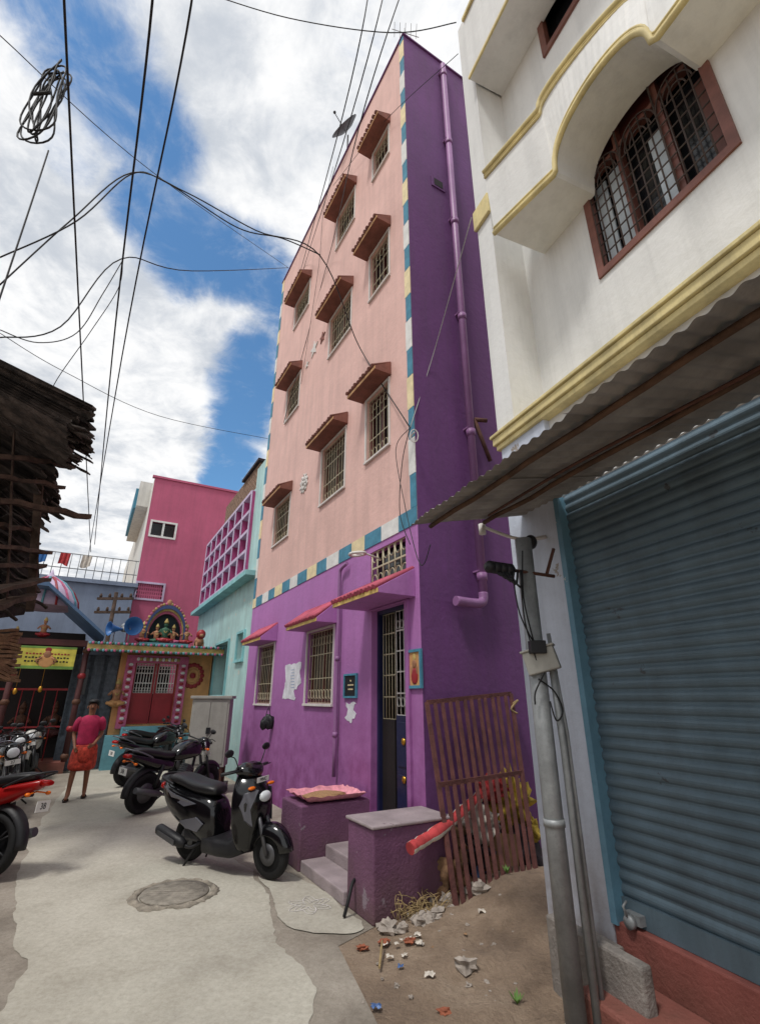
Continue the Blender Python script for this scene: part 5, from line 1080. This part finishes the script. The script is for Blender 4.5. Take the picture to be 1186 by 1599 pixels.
wire('second thick cable arching just under the first one',[at(0,402,4),at(120,345,4.2),at(205,272,4.45),at(260,285,4.6),at(370,355,5),at(440,372,5.2),at(500,398,5.3)],.009)
wire('looping cable from the left edge through mid sky to the house',[at(0,527,4.2),at(95,510,4.4),at(190,404,4.8),at(300,423,6),hw(450,418)],.008)
wire('short looping cable hanging left of centre sky',[at(0,515,4),at(60,535,4.2),at(120,520,4.4),at(160,460,4.6),at(192,406,4.8)],.006)
wire('thin dangling cable dropping from the mid sky junction',[at(192,406,4.8),at(185,450,4.8),at(140,520,4.9),at(85,600,5),at(78,640,5.2)],.005)
wire('thin sagging wire from left edge to the lower pink wall',[at(0,520,6),at(100,580,7),at(250,650,9),hw(418,685)],.006)
wire('outer right wire of three rising beside the pink house roof',[z_(636,-40,9),at(560,200,3.6),hw(515,395),hw(443,660)],.007)
wire('middle wire of three rising beside the pink house roof',[z_(606,-40,9),at(550,175,3.6),hw(480,400),hw(455,480)],.007)
wire('inner left wire of three rising beside the pink house roof',[z_(580,-40,9),at(535,180,3.6),hw(470,420)],.007)
wire('thin wire crossing the top edge between buildings',[z_(310,-15,10),z_(450,28,9.5),z_(610,51,9),z_(712,35,9)],.006)
wire('thin white wire curving from the wall bracket to the white building',[hw(640,668),HF.w(-.12,-.3,HF.side(690,560)[1]),WF.w(.62,.12,WF.hit(735,345,.1)[1])],.006,'wire_white')
wire('cable hanging down the house corner from the wall bracket',[hw(640,668),hw(628,720),hw(624,800),hw(640,850)],.006)
wire('second cable hanging loosely from the bracket to the awning tip',[hw(640,668,.14),hw(618,700,.14),hw(630,780,.2),hw(655,880,.3),hw(672,850,.3)],.005)
wire('thin wire slanting to the white building above the vent',[hw(520,290),hw(600,190),WF.w(.6,.1,WF.hit(712,90,.1)[1])],.005)
wire('thin wire running down the pink wall between the window columns',[hw(520,260,.05),hw(505,330,.05),hw(497,420,.05),hw(470,600,.05)],.005)
wire('wire dropping from the coil to the left edge',[at(76,235,3.4),at(45,330,3.3),at(-5,480,3.2)],.008)
m=MB(); c=at(72,158,3.4)
for k in range(8):
    rx=.13+.03*math.sin(k*2.1); rz=.62-.05*(k%3); ox=.03*math.sin(k*1.7)
    c0=c+V((ox,0,.05*math.cos(k*1.3))); m.tube([c0+V((rx*(.55+.45*math.cos(2*a))*(1 if k%2 else -1)*math.sin(a)+rx*.8*math.sin(a)+.05*math.cos(a*2+k),.015*k-.05,rz*math.cos(a))) for a in [2*math.pi*j/32 for j in range(32)]],.010,5,closed=True)
m.tube([c+V((-.09,-.07,0)),c+V((.09,-.07,.02))],.02,6)
tag(m.build('cable_coil','wire_black',base=True),'coil of spare black cable hanging from the leftmost wire','cable coil')
q=hw(643,680); m=MB(); m.tube([q+V((-.02,.05,0)),q+V((.02,-.08,-.0))],.012,6); m.tube([q+V((.02+.05*math.cos(a),-.08,-.05+.09*math.sin(a))) for a in [2*math.pi*j/12 for j in range(12)]],.008,5,closed=True); tag(m.build('wire_bracket','white_frame',base=True),'small pale bracket with wire loop on the corner of the house','bracket')
a=sidew(740,655,.1); b=sidew(765,720,.1); m=MB(); m.tube([a,a+(b-a)*.5,b],.03,6); m.tube([a,a+V((.18,.0,-.02))],.03,6); tag(m.build('rusty_bracket','rusty',base=True),'rusty angle bracket fixed on the purple flank above the awning tip','bracket')
